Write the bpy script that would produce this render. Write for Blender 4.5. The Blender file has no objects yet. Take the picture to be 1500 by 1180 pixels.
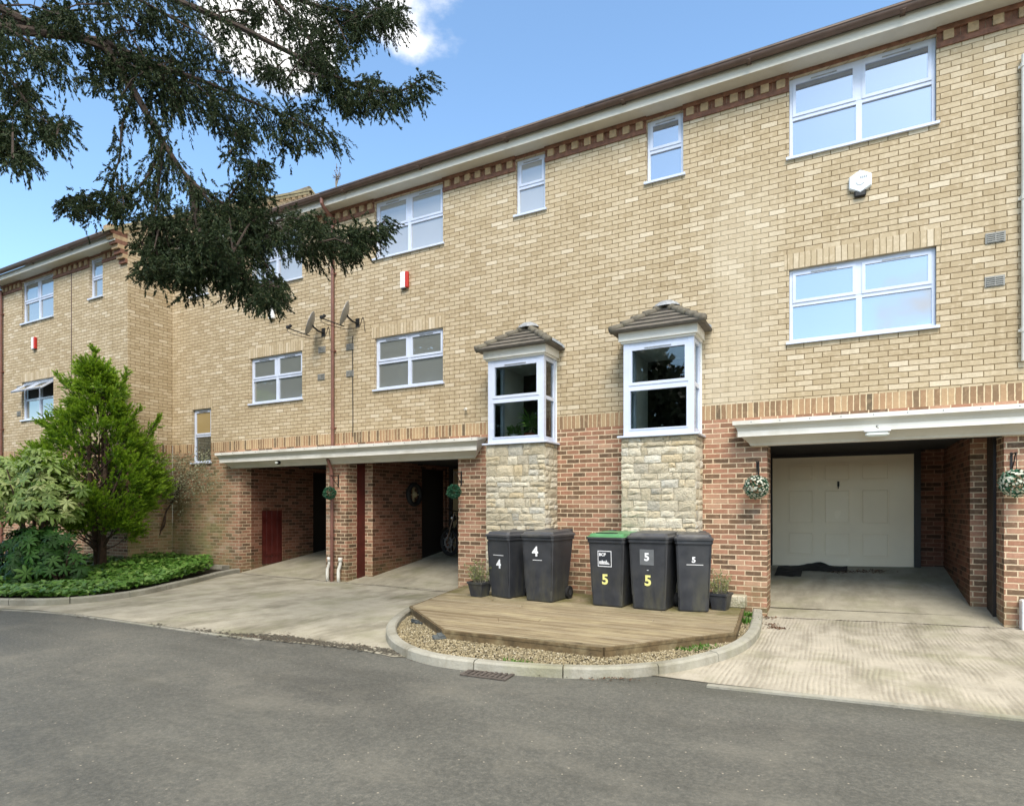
import bpy, math, random
from mathutils import Vector, Matrix
import numpy as np
random.seed(7); rng = np.random.default_rng(7)
R = math.radians
scene = bpy.context.scene
COL = scene.collection

# ------------------------------------------------------------------ camera maths
YAW = R(28.17); CAM = Vector((0, -9.53, 1.55)); FPX = 900.0; HY = 740.0
FW = Vector((-math.sin(YAW), math.cos(YAW), 0)); RT = Vector((math.cos(YAW), math.sin(YAW), 0)); UP = Vector((0, 0, 1))
def ray(px, py): return FW + RT*((px-750)/FPX) + UP*((HY-py)/FPX)
def at(px, py, Y=0.0):            # point where the sight line meets the plane y = Y
    d = ray(px, py); return CAM + d*((Y-CAM.y)/d.y)
def dep(px, py, Z):               # point at depth Z
    return CAM + ray(px, py)*Z
GX = [(-60, 0.0), (-12, 0.0), (-7, -0.04), (-1, -0.045), (1.7, 0.05), (6, 0.12), (60, 0.12)]
def gz(x):
    for (a, za), (b, zb) in zip(GX, GX[1:]):
        if x <= b: return za + (zb-za)*(x-a)/(b-a)
    return GX[-1][1]
def gp(px, py, h=0.0):            # point on the ground (plus h)
    d = ray(px, py); z = h
    for _ in range(6):
        p = CAM + d*((z-CAM.z)/d.z); z = gz(p.x)+h
    return Vector((p.x, p.y, z))

# ------------------------------------------------------------------ materials
class NT:
    def __init__(s, name):
        s.m = bpy.data.materials.new(name); s.m.use_nodes = True
        s.t = s.m.node_tree; s.t.nodes.clear()
        s.out = s.n('ShaderNodeOutputMaterial')
        s._pos = None
    def n(s, ty): return s.t.nodes.new(ty)
    def put(s, sock, v):
        if isinstance(v, bpy.types.NodeSocket): s.t.links.new(v, sock)
        elif v is not None:
            if isinstance(v, (tuple, list)) and len(v) == 3 and sock.type == 'RGBA': v = (*v, 1)
            sock.default_value = v
    def ma(s, op, a, b=None, c=None, clamp=False):
        n = s.n('ShaderNodeMath'); n.operation = op; n.use_clamp = clamp
        s.put(n.inputs[0], a)
        if b is not None: s.put(n.inputs[1], b)
        if c is not None: s.put(n.inputs[2], c)
        return n.outputs[0]
    def vm(s, op, a, b=None):
        n = s.n('ShaderNodeVectorMath'); n.operation = op
        s.put(n.inputs[0], a)
        if b is not None: s.put(n.inputs[3 if op == 'SCALE' else 1], b)
        return n.outputs[0]
    def mix(s, f, a, b, bt='MIX'):
        n = s.n('ShaderNodeMix'); n.data_type = 'RGBA'; n.blend_type = bt
        s.put(n.inputs[0], f); s.put(n.inputs[6], a); s.put(n.inputs[7], b); return n.outputs[2]
    def mr(s, v, a, b, c=0.0, d=1.0, smooth=False):
        n = s.n('ShaderNodeMapRange'); n.clamp = True
        if smooth: n.interpolation_type = 'SMOOTHSTEP'
        for i, q in enumerate((v, a, b, c, d)): s.put(n.inputs[i], q)
        return n.outputs[0]
    def noise(s, vec, sc, det=3, rough=.55, col=False):
        n = s.n('ShaderNodeTexNoise'); s.put(n.inputs['Vector'], vec); n.inputs['Scale'].default_value = sc
        n.inputs['Detail'].default_value = det; n.inputs['Roughness'].default_value = rough
        return n.outputs['Color' if col else 0]
    def ramp(s, f, stops, const=False):
        n = s.n('ShaderNodeValToRGB'); cr = n.color_ramp
        if const: cr.interpolation = 'CONSTANT'
        while len(cr.elements) < len(stops): cr.elements.new(0.5)
        for e, (p, c) in zip(cr.elements, stops): e.position = p; e.color = (*c, 1) if len(c) == 3 else c
        s.put(n.inputs[0], f); return n.outputs[0]
    def pos(s):
        if s._pos is None: s._pos = s.n('ShaderNodeNewGeometry')
        return s._pos.outputs['Position']
    def isl(s):
        s.pos(); return s._pos.outputs['Random Per Island']
    def sep(s, v):
        n = s.n('ShaderNodeSeparateXYZ'); s.put(n.inputs[0], v); return n.outputs
    def comb(s, x, y, z=0.0):
        n = s.n('ShaderNodeCombineXYZ'); s.put(n.inputs[0], x); s.put(n.inputs[1], y); s.put(n.inputs[2], z); return n.outputs[0]
    def white(s, v):
        n = s.n('ShaderNodeTexWhiteNoise'); n.noise_dimensions = '3D'; s.put(n.inputs[0], v); return n.outputs
    def bump(s, h, st=.5, dist=.01, nrm=None):
        n = s.n('ShaderNodeBump'); n.inputs['Strength'].default_value = st; n.inputs['Distance'].default_value = dist
        s.put(n.inputs['Height'], h)
        if nrm is not None: s.put(n.inputs['Normal'], nrm)
        return n.outputs[0]
    def bsdf(s, col, rough=.8, nrm=None, metal=0.0, spec=.5, trans=0.0, sub=None, coat=0.0):
        b = s.n('ShaderNodeBsdfPrincipled'); s.put(b.inputs['Base Color'], col); s.put(b.inputs['Roughness'], rough)
        s.put(b.inputs['Metallic'], metal); s.put(b.inputs['Specular IOR Level'], spec)
        s.put(b.inputs['Coat Weight'], coat)
        if trans: b.inputs['Transmission Weight'].default_value = trans
        if nrm is not None: s.put(b.inputs['Normal'], nrm)
        s.t.links.new(b.outputs[0], s.out.inputs[0]); return b

def simple(name, col, rough=.6, var=.12, sc=8, metal=0.0, bumpst=.0, spec=.5, dirt=None, dsc=3):
    k = NT(name); p = k.pos(); nz = k.noise(p, sc, 4)
    lo = tuple(c*(1-var) for c in col); hi = tuple(min(1, c*(1+var)) for c in col)
    c = k.mix(k.mr(nz, .3, .7), lo, hi)
    if dirt: c = k.mix(k.mr(k.noise(p, dsc, 5, .65), .5, .72, 0, .75), c, dirt)
    nr = k.bump(k.noise(p, sc*6, 3), bumpst, .01) if bumpst else None
    k.bsdf(c, k.mr(nz, .2, .8, max(0.02, rough-.08), min(1, rough+.08)), nr, metal, spec); return k.m

def brick(name, stops, mortar, bw=.225, bh=.075, mw=.011, z0=0.0, stain=None, moss=0, soldier=False, pale=0, leech=0.0, dark=1):
    k = NT(name); p = k.pos()
    wob = k.vm('SCALE', k.vm('SUBTRACT', k.noise(p, 9, 2, col=True), (.5, .5, .5)), .008)
    q = k.sep(k.vm('ADD', p, wob)); u = k.ma('DIVIDE', k.ma('ADD', q[0], q[1]), bw)
    v = k.ma('DIVIDE', k.ma('SUBTRACT', q[2], z0), bh)
    row = k.ma('FLOOR', v)
    if not soldier:
        off = k.ma('MULTIPLY', k.ma('MODULO', k.ma('ADD', row, 200), 2.0), .5)
        jit = k.ma('MULTIPLY', k.white(k.comb(row, 3.3, 1.0))[0], .07)
        u = k.ma('ADD', k.ma('ADD', u, off), jit)
    cu = k.ma('FLOOR', u); fu = k.ma('SUBTRACT', u, cu); fv = k.ma('SUBTRACT', v, row)
    du = k.ma('MULTIPLY', k.ma('SUBTRACT', .5, k.ma('ABSOLUTE', k.ma('SUBTRACT', fu, .5))), bw)
    dv = k.ma('MULTIPLY', k.ma('SUBTRACT', .5, k.ma('ABSOLUTE', k.ma('SUBTRACT', fv, .5))), bh)
    d = k.ma('MINIMUM', du, dv)
    d = k.ma('ADD', d, k.ma('MULTIPLY', k.ma('SUBTRACT', k.noise(p, 90, 2), .5), .005))
    msk = k.mr(d, mw/2-.0015, mw/2+.002)
    w = k.white(k.comb(cu, row, 7.0))
    c = k.ramp(w[0], stops)
    n1 = k.noise(p, 45, 4, .65)
    c = k.mix(k.mr(n1, .35, .75, 0, .25), c, tuple(x*.6 for x in stops[0][1]))
    c = k.mix(k.mr(k.noise(p, 14, 3), .5, .8, 0, .35), c, tuple(min(1, x*1.35) for x in stops[-1][1]))
    mc = k.mix(k.mr(k.noise(p, 25, 4), .3, .7), tuple(x*.72 for x in mortar), mortar)
    c = k.mix(msk, mc, c)
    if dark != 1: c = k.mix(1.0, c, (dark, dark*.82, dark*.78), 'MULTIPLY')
    big = k.noise(p, .7, 5, .6)
    if stain: c = k.mix(k.mr(big, .42, .7, 0, .5), c, stain, 'MULTIPLY')
    if pale:
        x = k.sep(p)
        nzp = k.ma('MULTIPLY', k.ma('SUBTRACT', k.noise(k.vm('MULTIPLY', p, (1.6, 1, .35)), 1.0, 5), .5), 1.2)
        xx = k.ma('ABSOLUTE', k.ma('ADD', k.ma('ADD', x[0], 1.35), nzp))
        f = k.ma('MULTIPLY', k.mr(xx, .15, .75, pale, 0, True), k.mr(x[2], 5.2, 7.0, 1, .0, True))
        c = k.mix(f, c, (.60, .53, .40))
        f2 = k.ma('MULTIPLY', k.mr(k.noise(k.vm('MULTIPLY', p, (3.0, 1, .5)), 1.0, 5), .52, .75), k.mr(x[2], 6.3, 7.4, 0, .7, True))
        c = k.mix(f2, c, (.48, .39, .25))
    if pale:
        stq = k.noise(k.vm('MULTIPLY', p, (5, 5, .35)), 1.0, 5, .6)
        c = k.mix(k.mr(stq, .54, .74, 0, .38), c, (.66, .62, .52), 'MULTIPLY')
    if moss:
        x = k.sep(p)
        nm = k.noise(p, 2.2, 6, .65)
        f = k.ma('MULTIPLY', k.mr(nm, .3, .6), k.mr(x[2], 0.6, 3.0, moss, moss*.35))
        f = k.ma('MULTIPLY', f, k.mr(x[0], -13.2, -12.1, 1.0, 0.0, True))
        c = k.mix(f, c, (.27, .26, .12))
    x = k.sep(p)   # splash staining low on every wall
    f = k.ma('MULTIPLY', k.mr(k.noise(p, 5, 5, .6), .35, .65), k.mr(x[2], .1, .62, .6, 0, True))
    c = k.mix(f, c, (.15, .15, .07))
    if leech:
        f = k.mr(k.noise(k.vm('MULTIPLY', p, (1, 1, 2.2)), 1.3, 6, .7), .56, .74, 0, leech)
        c = k.mix(f, c, (.62, .55, .45))
    h = k.ma('ADD', k.ma('MULTIPLY', msk, .8), k.ma('MULTIPLY', n1, .35))
    k.bsdf(c, .88, k.bump(h, .7, .008), spec=.25); return k.m

BUFF = [(0, (.44, .352, .225)), (.25, (.48, .39, .255)), (.5, (.515, .425, .285)), (.8, (.55, .46, .318)), (.95, (.60, .515, .375)), (1, (.67, .59, .45))]
RED = [(0, (.13, .085, .055)), (.26, (.19, .118, .072)), (.40, (.29, .155, .098)), (.62, (.365, .185, .118)), (.82, (.42, .225, .148)), (1, (.48, .30, .20))]
m_buff = brick('buff_brick', BUFF, (.22, .165, .09), mw=.010, stain=(.88, .85, .79), pale=.42)
m_buff_sol = brick('buff_soldier_brick', BUFF, (.26, .20, .11), bw=.075, bh=3.0, z0=-.5, soldier=True, mw=.008)
m_red = brick('red_multi_brick', RED, (.76, .61, .42), mw=.014, stain=(.8, .78, .74), leech=.25)
m_red_moss = brick('red_brick_green_stained', RED, (.55, .46, .33), mw=.015, moss=.8, leech=.5)
m_red_in = brick('shaded_red_brick', RED, (.66, .50, .37), mw=.012, stain=(.6, .55, .5), dark=.55)  # the outside red brick, with the garage's shade darkened into its colour
m_red_sol = brick('red_soldier_brick', [(0, (.13, .10, .065)), (.3, (.26, .165, .095)), (.6, (.37, .235, .135)), (1, (.47, .34, .20))], (.70, .58, .38), bw=.075, bh=3.0, z0=-.2, soldier=True, mw=.013)
m_redtrim = simple('red_trim_brick', (.20, .095, .06), .85, .35, 14, bumpst=.4)
m_bufftrim = simple('buff_trim_brick', (.40, .29, .17), .85, .25, 14, bumpst=.4)

m_upvc = simple('sky_tinted_upvc', (.62, .69, .84), .25, .04, 3, dirt=(.50, .55, .62), dsc=1.7)  # white frames, with the sky's blue reflection put into the base colour
m_white = simple('white_painted_timber', (.76, .75, .69), .45, .05, 3, dirt=(.5, .48, .4), dsc=1.2)
m_cream = simple('cream_painted_soffit', (.62, .60, .52), .5, .08, 3, dirt=(.44, .42, .33), dsc=1.5)
m_brown = simple('brown_gutter_plastic', (.115, .075, .058), .45, .2, 5)
m_pipe = simple('red_brown_pipe', (.19, .088, .066), .42, .18, 5)
m_blackwood = simple('black_stained_timber', (.014, .012, .011), .5, .3, 6)
m_reddoor = simple('dark_red_paint', (.085, .014, .011), .4, .25, 6)
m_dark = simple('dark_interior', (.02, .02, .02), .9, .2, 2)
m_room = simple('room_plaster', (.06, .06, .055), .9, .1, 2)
m_lining = simple('white_reveal', (.80, .81, .76), .6, .05, 3)
m_lead = simple('lead_flashing', (.30, .32, .34), .5, .25, 20, bumpst=.3)
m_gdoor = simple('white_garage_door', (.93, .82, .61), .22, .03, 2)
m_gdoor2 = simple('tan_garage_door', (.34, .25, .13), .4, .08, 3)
m_metal = simple('black_iron', (.02, .02, .02), .5, .2, 8, metal=.3)
m_greymetal = simple('grey_metal', (.32, .33, .33), .45, .15, 8, metal=.5)
m_chrome = simple('chrome', (.26, .26, .26), .25, .05, 8, metal=1.0)
m_vent = simple('grey_vent_plastic', (.27, .27, .25), .6, .2, 15)
m_rubber = simple('black_rubber', (.012, .012, .012), .8, .2, 10)
m_redbox = simple('red_alarm_plastic', (.50, .03, .02), .4, .08, 4)
m_whitebox = simple('white_alarm_plastic', (.82, .84, .86), .3, .04, 4)
m_terra = simple('terracotta', (.35, .09, .04), .8, .1, 10)
m_bark = simple('brown_bark', (.075, .048, .032), .95, .45, 12, bumpst=.9)
m_bark2 = simple('dark_yew_bark', (.05, .036, .028), .95, .45, 12, bumpst=.9)
m_twig = simple('pale_twig', (.25, .22, .17), .9, .3, 20)
m_soil = simple('dark_soil', (.035, .026, .016), .95, .4, 12, bumpst=.8)
m_tilem = simple('mossy_brown_tile', (.15, .135, .105), .85, .35, 9, bumpst=.6, dirt=(.19, .18, .13), dsc=6)
m_tile = simple('grey_brown_tile', (.125, .112, .095), .8, .3, 7, bumpst=.5, dirt=(.16, .15, .12), dsc=5)
m_stonecap = simple('lichened_capping', (.30, .27, .17), .9, .3, 8, bumpst=.5, dirt=(.16, .15, .07), dsc=4)
m_num_w = simple('white_vinyl', (.85, .87, .9), .4, .03, 9)
m_num_y = simple('yellow_vinyl', (.80, .76, .28), .4, .05, 9)
m_sticker = simple('black_sticker', (.03, .035, .045), .35, .1, 9)
m_sticker2 = simple('grey_sticker', (.14, .15, .16), .45, .1, 9)
m_panel = simple('pale_glow_free_panel', (.7, .75, .7), .3, .03, 3)

def glass(name, base, refl, rough=.015, see=False):
    k = NT(name)
    gl = k.n('ShaderNodeBsdfGlossy'); gl.inputs['Roughness'].default_value = rough
    gl.inputs['Color'].default_value = (.90, .93, .96, 1)
    nz = k.noise(k.pos(), 1.6, 1); nb = k.n('ShaderNodeBump'); nb.inputs['Strength'].default_value = .03; nb.inputs['Distance'].default_value = .05
    k.put(nb.inputs['Height'], nz); k.t.links.new(nb.outputs[0], gl.inputs['Normal'])
    if see:
        tr = k.n('ShaderNodeBsdfTransparent'); tr.inputs[0].default_value = (*base, 1)
    else:
        tr = k.n('ShaderNodeBsdfDiffuse'); tr.inputs[0].default_value = (*base, 1)
    fr = k.n('ShaderNodeFresnel'); fr.inputs[0].default_value = 1.5
    f = k.ma('ADD', k.ma('MULTIPLY', fr.outputs[0], 1.2), refl, clamp=True)
    mx = k.n('ShaderNodeMixShader'); k.put(mx.inputs[0], f)
    k.t.links.new(tr.outputs[0], mx.inputs[1]); k.t.links.new(gl.outputs[0], mx.inputs[2])
    k.t.links.new(mx.outputs[0], k.out.inputs[0]); return k.m
g_sky = glass('coated_reflecting_glass', (.08, .12, .19), .37)
g_blind = glass('glass_over_pale_blind', (.36, .37, .37), .16)
g_dark = glass('glass_over_dark_room', (.06, .07, .06), .22)
g_mid = glass('glass_over_grey_room', (.22, .24, .23), .25)
g_amber = glass('glass_over_amber_blind', (.36, .27, .12), .12)
g_clear = glass('clear_glass', (.86, .9, .88), .02, see=True)

def asphalt():
    k = NT('asphalt'); p = k.pos()
    w = k.noise(p, 34, 6, .85); w2 = k.noise(p, 75, 3, .75)
    c = k.ramp(w, [(.30, (.075, .076, .066)), (.46, (.115, .116, .102)), (.56, (.150, .148, .128)), (.72, (.24, .23, .19))])
    c = k.mix(k.mr(w2, .62, .74, 0, .5), c, (.30, .28, .22))
    c = k.mix(k.mr(w2, .22, .36, .55, 0), c, (.03, .03, .03))
    big = k.noise(k.vm('MULTIPLY', p, (.6, 1.4, 1)), .55, 6, .62)
    c = k.mix(k.mr(big, .36, .62, .55, 0), c, (.42, .43, .45), 'MULTIPLY')
    c = k.mix(k.mr(k.noise(p, 1.1, 6, .72), .50, .70, 0, .42), c, (.21, .20, .165))
    c = k.mix(k.mr(k.noise(k.vm('MULTIPLY', p, (.5, 2.2, 1)), 1.2, 5, .7), .54, .68, 0, .35), c, (.07, .07, .06))
    vo = k.n('ShaderNodeTexVoronoi'); vo.inputs['Scale'].default_value = 26; k.put(vo.inputs['Vector'], p); chips = k.ma('MULTIPLY', k.mr(vo.outputs['Distance'], .12, .2, 1, 0), k.mr(k.sep(vo.outputs['Color'])[0], .88, .93, 0, 1))
    c = k.mix(k.ma('MULTIPLY', chips, .8), c, (.42, .38, .30))
    s = k.sep(p)
    # damp, silted band close to the kerb side
    e = k.ma('ADD', k.ma('ADD', s[1], k.ma('MULTIPLY', k.noise(p, 1.1, 5), .9)), 3.35)
    c = k.mix(k.mr(k.ma('ABSOLUTE', e), .0, .75, .28, 0, True), c, (.055, .055, .035))
    k.bsdf(c, k.mr(big, .3, .7, .62, .85), k.bump(k.ma('ADD', w, w2), .5, .008), spec=.3); return k.m
m_asphalt = asphalt()
def concrete(name, base, rib=False, dirty=.5):
    k = NT(name); p = k.pos(); s = k.sep(p)
    c = k.mix(k.mr(k.noise(p, 3, 6, .65), .35, .65), tuple(x*.78 for x in base), base)
    st = k.noise(k.vm('MULTIPLY', p, (2.2, .8, 1)), .8, 6, .68)
    c = k.mix(k.mr(st, .48, .68, 0, dirty), c, (.17, .155, .11))
    c = k.mix(k.mr(k.noise(p, 1.3, 5, .6), .5, .7, 0, .5), c, (.20, .205, .105))
    c = k.mix(k.mr(k.noise(p, 60, 4, .75), .58, .72, 0, .4), c, (.13, .12, .09))
    h = k.noise(p, 40, 4)
    if rib:
        wob = k.ma('MULTIPLY', k.noise(k.vm('MULTIPLY', p, (1.0, .6, 1)), 1.0, 2), .16)
        u = k.ma('ADD', s[0], wob)
        r = k.ma('SINE', k.ma('MULTIPLY', u, 2*math.pi/.045))
        br = k.mr(k.noise(k.vm('MULTIPLY', p, (2.2, .9, 1)), 1.6, 6, .75), .40, .62)
        c = k.mix(k.ma('MULTIPLY', k.ma('MULTIPLY', k.mr(r, -.95, .1, .62, 0), br), k.mr(k.noise(k.vm('MULTIPLY', p, (30, 6, 1)), 1, 3), .3, .6, .35, 1)), c, (.22, .195, .15))
        h = k.ma('ADD', k.ma('MULTIPLY', k.ma('MULTIPLY', r, .4), br), k.ma('MULTIPLY', h, .5))
    k.bsdf(c, .85, k.bump(h, .6, .012), spec=.25); return k.m
m_conc = concrete('drive_concrete', (.45, .42, .335), dirty=.85)
m_concrib = concrete('brushed_ribbed_concrete', (.485, .445, .36), rib=True, dirty=.7)
m_concfloor = concrete('garage_floor_concrete', (.42, .39, .30), dirty=.6)
m_kerb = concrete('kerb_concrete', (.40, .39, .33), dirty=.7)

def stone():
    k = NT('purbeck_stone'); p = k.pos(); r = k.isl()
    c = k.ramp(r, [(0, (.52, .46, .33)), (.3, (.64, .58, .44)), (.55, (.74, .69, .55)), (.75, (.62, .52, .34)), (.9, (.46, .44, .37)), (1, (.78, .75, .64))])
    c = k.mix(k.mr(k.noise(p, 11, 6, .7), .52, .72, 0, .4), c, (.36, .33, .26))
    c = k.mix(k.mr(k.noise(p, 5, 4, .7), .58, .72, 0, .5), c, (.50, .36, .16))
    s = k.sep(p)
    c = k.mix(k.ma('MULTIPLY', k.mr(k.noise(p, 4, 5), .4, .6), k.mr(s[2], .1, .8, .7, 0)), c, (.15, .16, .07))
    k.bsdf(c, .9, k.bump(k.ma('ADD', k.noise(p, 18, 6, .7), k.noise(p, 60, 3)), .9, .03), spec=.2); return k.m
m_stone = stone()
m_mortar = simple('lime_mortar', (.40, .36, .27), .95, .2, 20, bumpst=.4)
def wood():
    k = NT('weathered_decking'); p = k.pos(); r = k.isl()
    c = k.ramp(r, [(0, (.22, .17, .10)), (.4, (.30, .24, .15)), (.75, (.37, .31, .205)), (1, (.43, .375, .265))])
    g = k.noise(k.vm('MULTIPLY', p, (2.5, 60, 1)), 1.0, 5, .6)
    c = k.mix(k.mr(g, .42, .66, 0, .6), c, (.12, .09, .05))
    c = k.mix(k.mr(k.noise(k.vm('MULTIPLY', p, (1, 2, 1)), 1.4, 6, .65), .48, .7, 0, .5), c, (.50, .43, .26))
    s = k.sep(p)
    f = k.ma('MULTIPLY', k.mr(k.noise(p, 3, 5, .6), .35, .6), k.mr(s[1], -1.75, -.6, 0, .8, True))
    c = k.mix(f, c, (.12, .115, .035))
    k.bsdf(c, .85, k.bump(g, .5, .006), spec=.2); return k.m
m_wood = wood()
def leafmat(name, stops, tipcol=None, rough=.5, transl=.25, spec=.4):
    k = NT(name); r = k.isl()
    c = k.ramp(r, stops)
    c = k.mix(k.mr(k.noise(k.pos(), 1.7, 3), .35, .65, 0, .45), c, tuple(x*.6 for x in stops[len(stops)//2][1]))
    if tipcol:
        a = k.n('ShaderNodeAttribute'); a.attribute_name = 'tip'
        c = k.mix(a.outputs['Fac'], c, tipcol)
    b = k.bsdf(c, rough, spec=spec)
    t = k.n('ShaderNodeBsdfTranslucent'); k.put(t.inputs[0], k.mix(.0, c, c))
    mx = k.n('ShaderNodeMixShader'); mx.inputs[0].default_value = transl
    k.t.links.new(b.outputs[0], mx.inputs[1]); k.t.links.new(t.outputs[0], mx.inputs[2]); k.t.links.new(mx.outputs[0], k.out.inputs[0])
    return k.m
m_yew = leafmat('yew_needles', [(0, (.010, .020, .010)), (.4, (.022, .042, .018)), (.75, (.040, .066, .024)), (.93, (.072, .09, .036)), (1, (.10, .085, .045))], rough=.6, transl=.2, spec=.22)
m_conifer = leafmat('golden_conifer_sprays', [(0, (.035, .10, .008)), (.4, (.10, .22, .014)), (.8, (.18, .34, .02)), (1, (.28, .44, .03))], tipcol=(.33, .50, .035), transl=.3)
m_fatsia = leafmat('lime_palmate_leaves', [(0, (.10, .20, .035)), (.4, (.22, .34, .08)), (.8, (.38, .48, .15)), (1, (.54, .60, .27))], transl=.25, rough=.4)
m_fatsia_d = leafmat('dark_palmate_leaves', [(0, (.008, .030, .006)), (.5, (.018, .065, .010)), (.9, (.045, .13, .02)), (1, (.10, .20, .04))], transl=.14, rough=.45, spec=.2)
m_ivy = leafmat('ivy_leaves', [(0, (.035, .10, .012)), (.4, (.085, .21, .028)), (.8, (.16, .32, .055)), (1, (.30, .44, .11))], transl=.25, rough=.4)
m_grey_leaf = leafmat('grey_green_small_leaves', [(0, (.16, .18, .10)), (.5, (.30, .32, .20)), (1, (.48, .48, .34))], transl=.3)
m_pot_leaf = leafmat('pale_green_potted_leaves', [(0, (.12, .18, .05)), (.5, (.26, .30, .10)), (1, (.42, .42, .20))], transl=.3)
m_house_leaf = leafmat('houseplant_leaves', [(0, (.05, .14, .02)), (.5, (.10, .24, .04)), (1, (.18, .34, .07))], transl=.3)
m_topiary = leafmat('plastic_topiary_leaves', [(0, (.012, .07, .03)), (.6, (.03, .13, .07)), (1, (.07, .20, .11))], transl=.1)
m_petal = leafmat('white_petals', [(0, (.60, .62, .45)), (1, (.88, .9, .78))], transl=.3)
m_wood_far = leafmat('woodland_foliage', [(0, (.02, .03, .012)), (.5, (.05, .07, .03)), (1, (.10, .11, .05))], transl=.1)
m_litter = leafmat('dead_leaves', [(0, (.05, .02, .012)), (.5, (.12, .055, .03)), (1, (.25, .15, .08))], transl=.1)
m_gravel = leafmat('gravel_stones', [(0, (.12, .10, .06)), (.4, (.27, .225, .13)), (.8, (.42, .35, .21)), (1, (.60, .55, .42))], transl=0, rough=.8)
m_slate = simple('grey_slate', (.07, .08, .08), .7, .3, 8)
def binmat():
    k = NT('charcoal_bin_plastic'); p = k.pos()
    c = k.mix(k.mr(k.noise(p, 6, 5), .3, .7), (.026, .029, .036), (.045, .048, .055))
    s = k.sep(p)
    c = k.mix(k.ma('MULTIPLY', k.mr(k.noise(k.vm('MULTIPLY', p, (6, 6, 1.5)), 1, 5, .65), .42, .65), k.mr(s[2], .12, .7, .55, .06)), c, (.12, .115, .07))
    k.bsdf(c, k.mr(k.noise(p, 3, 3), .3, .7, .36, .55), k.bump(k.noise(p, 160, 2), .15, .003)); return k.m
m_bin = binmat()
m_binlid = simple('grey_black_lid', (.055, .058, .066), .4, .2, 6, dirt=(.12, .12, .11), dsc=5)
m_green = simple('green_lid_plastic', (.075, .25, .10), .4, .12, 6, dirt=(.35, .42, .3), dsc=6)

# ------------------------------------------------------------------ mesh builder
class MB:
    def __init__(s): s.v = []; s.f = []; s.mi = []
    def add(s, vs, fs, mi=0):
        o = len(s.v); s.v += [tuple(v) for v in vs]
        for f in fs: s.f.append(tuple(i+o for i in f)); s.mi.append(mi)
    def quad(s, a, b, c, d, mi=0): s.add([a, b, c, d], [(0, 1, 2, 3)], mi)
    def box(s, x0, x1, y0, y1, z0, z1, mi=0, M=None):
        vs = [(x, y, z) for z in (z0, z1) for y in (y0, y1) for x in (x0, x1)]
        if M is not None: vs = [M @ Vector(v) for v in vs]
        s.add(vs, [(0, 2, 3, 1), (4, 5, 7, 6), (0, 1, 5, 4), (2, 6, 7, 3), (0, 4, 6, 2), (1, 3, 7, 5)], mi)
    def bbox(s, x0, x1, y0, y1, z0, z1, b=.01, mi=0, M=None):   # box with chamfered vertical & horizontal edges
        vs = []; fs = []
        rings = [(z0, b), (z0+b, 0), (z1-b, 0), (z1, b)]
        for z, i in rings:
            for (x, y) in ((x0+i+b, y0+i), (x1-i-b, y0+i), (x1-i, y0+i+b), (x1-i, y1-i-b), (x1-i-b, y1-i), (x0+i+b, y1-i), (x0+i, y1-i-b), (x0+i, y0+i+b)):
                vs.append((x, y, z))
        for r in range(3):
            for j in range(8):
                fs.append((r*8+j, r*8+(j+1) % 8, r*8+8+(j+1) % 8, r*8+8+j))
        fs.append(tuple(range(7, -1, -1))); fs.append(tuple(range(24, 32)))
        if M is not None: vs = [M @ Vector(v) for v in vs]
        s.add(vs, fs, mi)
    def tube(s, pts, r, n=8, mi=0, cap=True):
        pts = [Vector(p) for p in pts]; rs = r if isinstance(r, (list, tuple)) else [r]*len(pts)
        vs = []; fs = []; prev = None
        for i, p in enumerate(pts):
            t = (pts[min(i+1, len(pts)-1)]-pts[max(i-1, 0)])
            if t.length < 1e-9: t = Vector((0, 0, 1))
            t.normalize()
            if prev is None: a = t.orthogonal().normalized()
            else: a = (prev - t*prev.dot(t)); a = a.normalized() if a.length > 1e-6 else t.orthogonal().normalized()
            prev = a; b = t.cross(a)
            for j in range(n):
                th = 2*math.pi*j/n; vs.append(p + (a*math.cos(th)+b*math.sin(th))*rs[i])
        for i in range(len(pts)-1):
            for j in range(n): fs.append((i*n+j, i*n+(j+1) % n, (i+1)*n+(j+1) % n, (i+1)*n+j))
        if cap: fs.append(tuple(range(n-1, -1, -1))); fs.append(tuple(range((len(pts)-1)*n, len(pts)*n)))
        s.add(vs, fs, mi)
    def lathe(s, prof, n=24, M=None, mi=0):    # prof = [(r, z)]
        vs = []; fs = []
        for r, z in prof:
            for j in range(n): th = 2*math.pi*j/n; vs.append(Vector((r*math.cos(th), r*math.sin(th), z)))
        for i in range(len(prof)-1):
            for j in range(n): fs.append((i*n+j, i*n+(j+1) % n, (i+1)*n+(j+1) % n, (i+1)*n+j))
        if M is not None: vs = [M @ v for v in vs]
        s.add(vs, fs, mi)
    def prism(s, poly, z0, z1, mi=0, top_only=False):
        n = len(poly); zz = lambda z, p: z(p) if callable(z) else z
        vs = [(p[0], p[1], zz(z0, p)) for p in poly]+[(p[0], p[1], zz(z1, p)) for p in poly]
        fs = [tuple(range(n, 2*n))]+[(i, (i+1) % n, n+(i+1) % n, n+i) for i in range(n)]
        s.add(vs, fs, mi)

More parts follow.
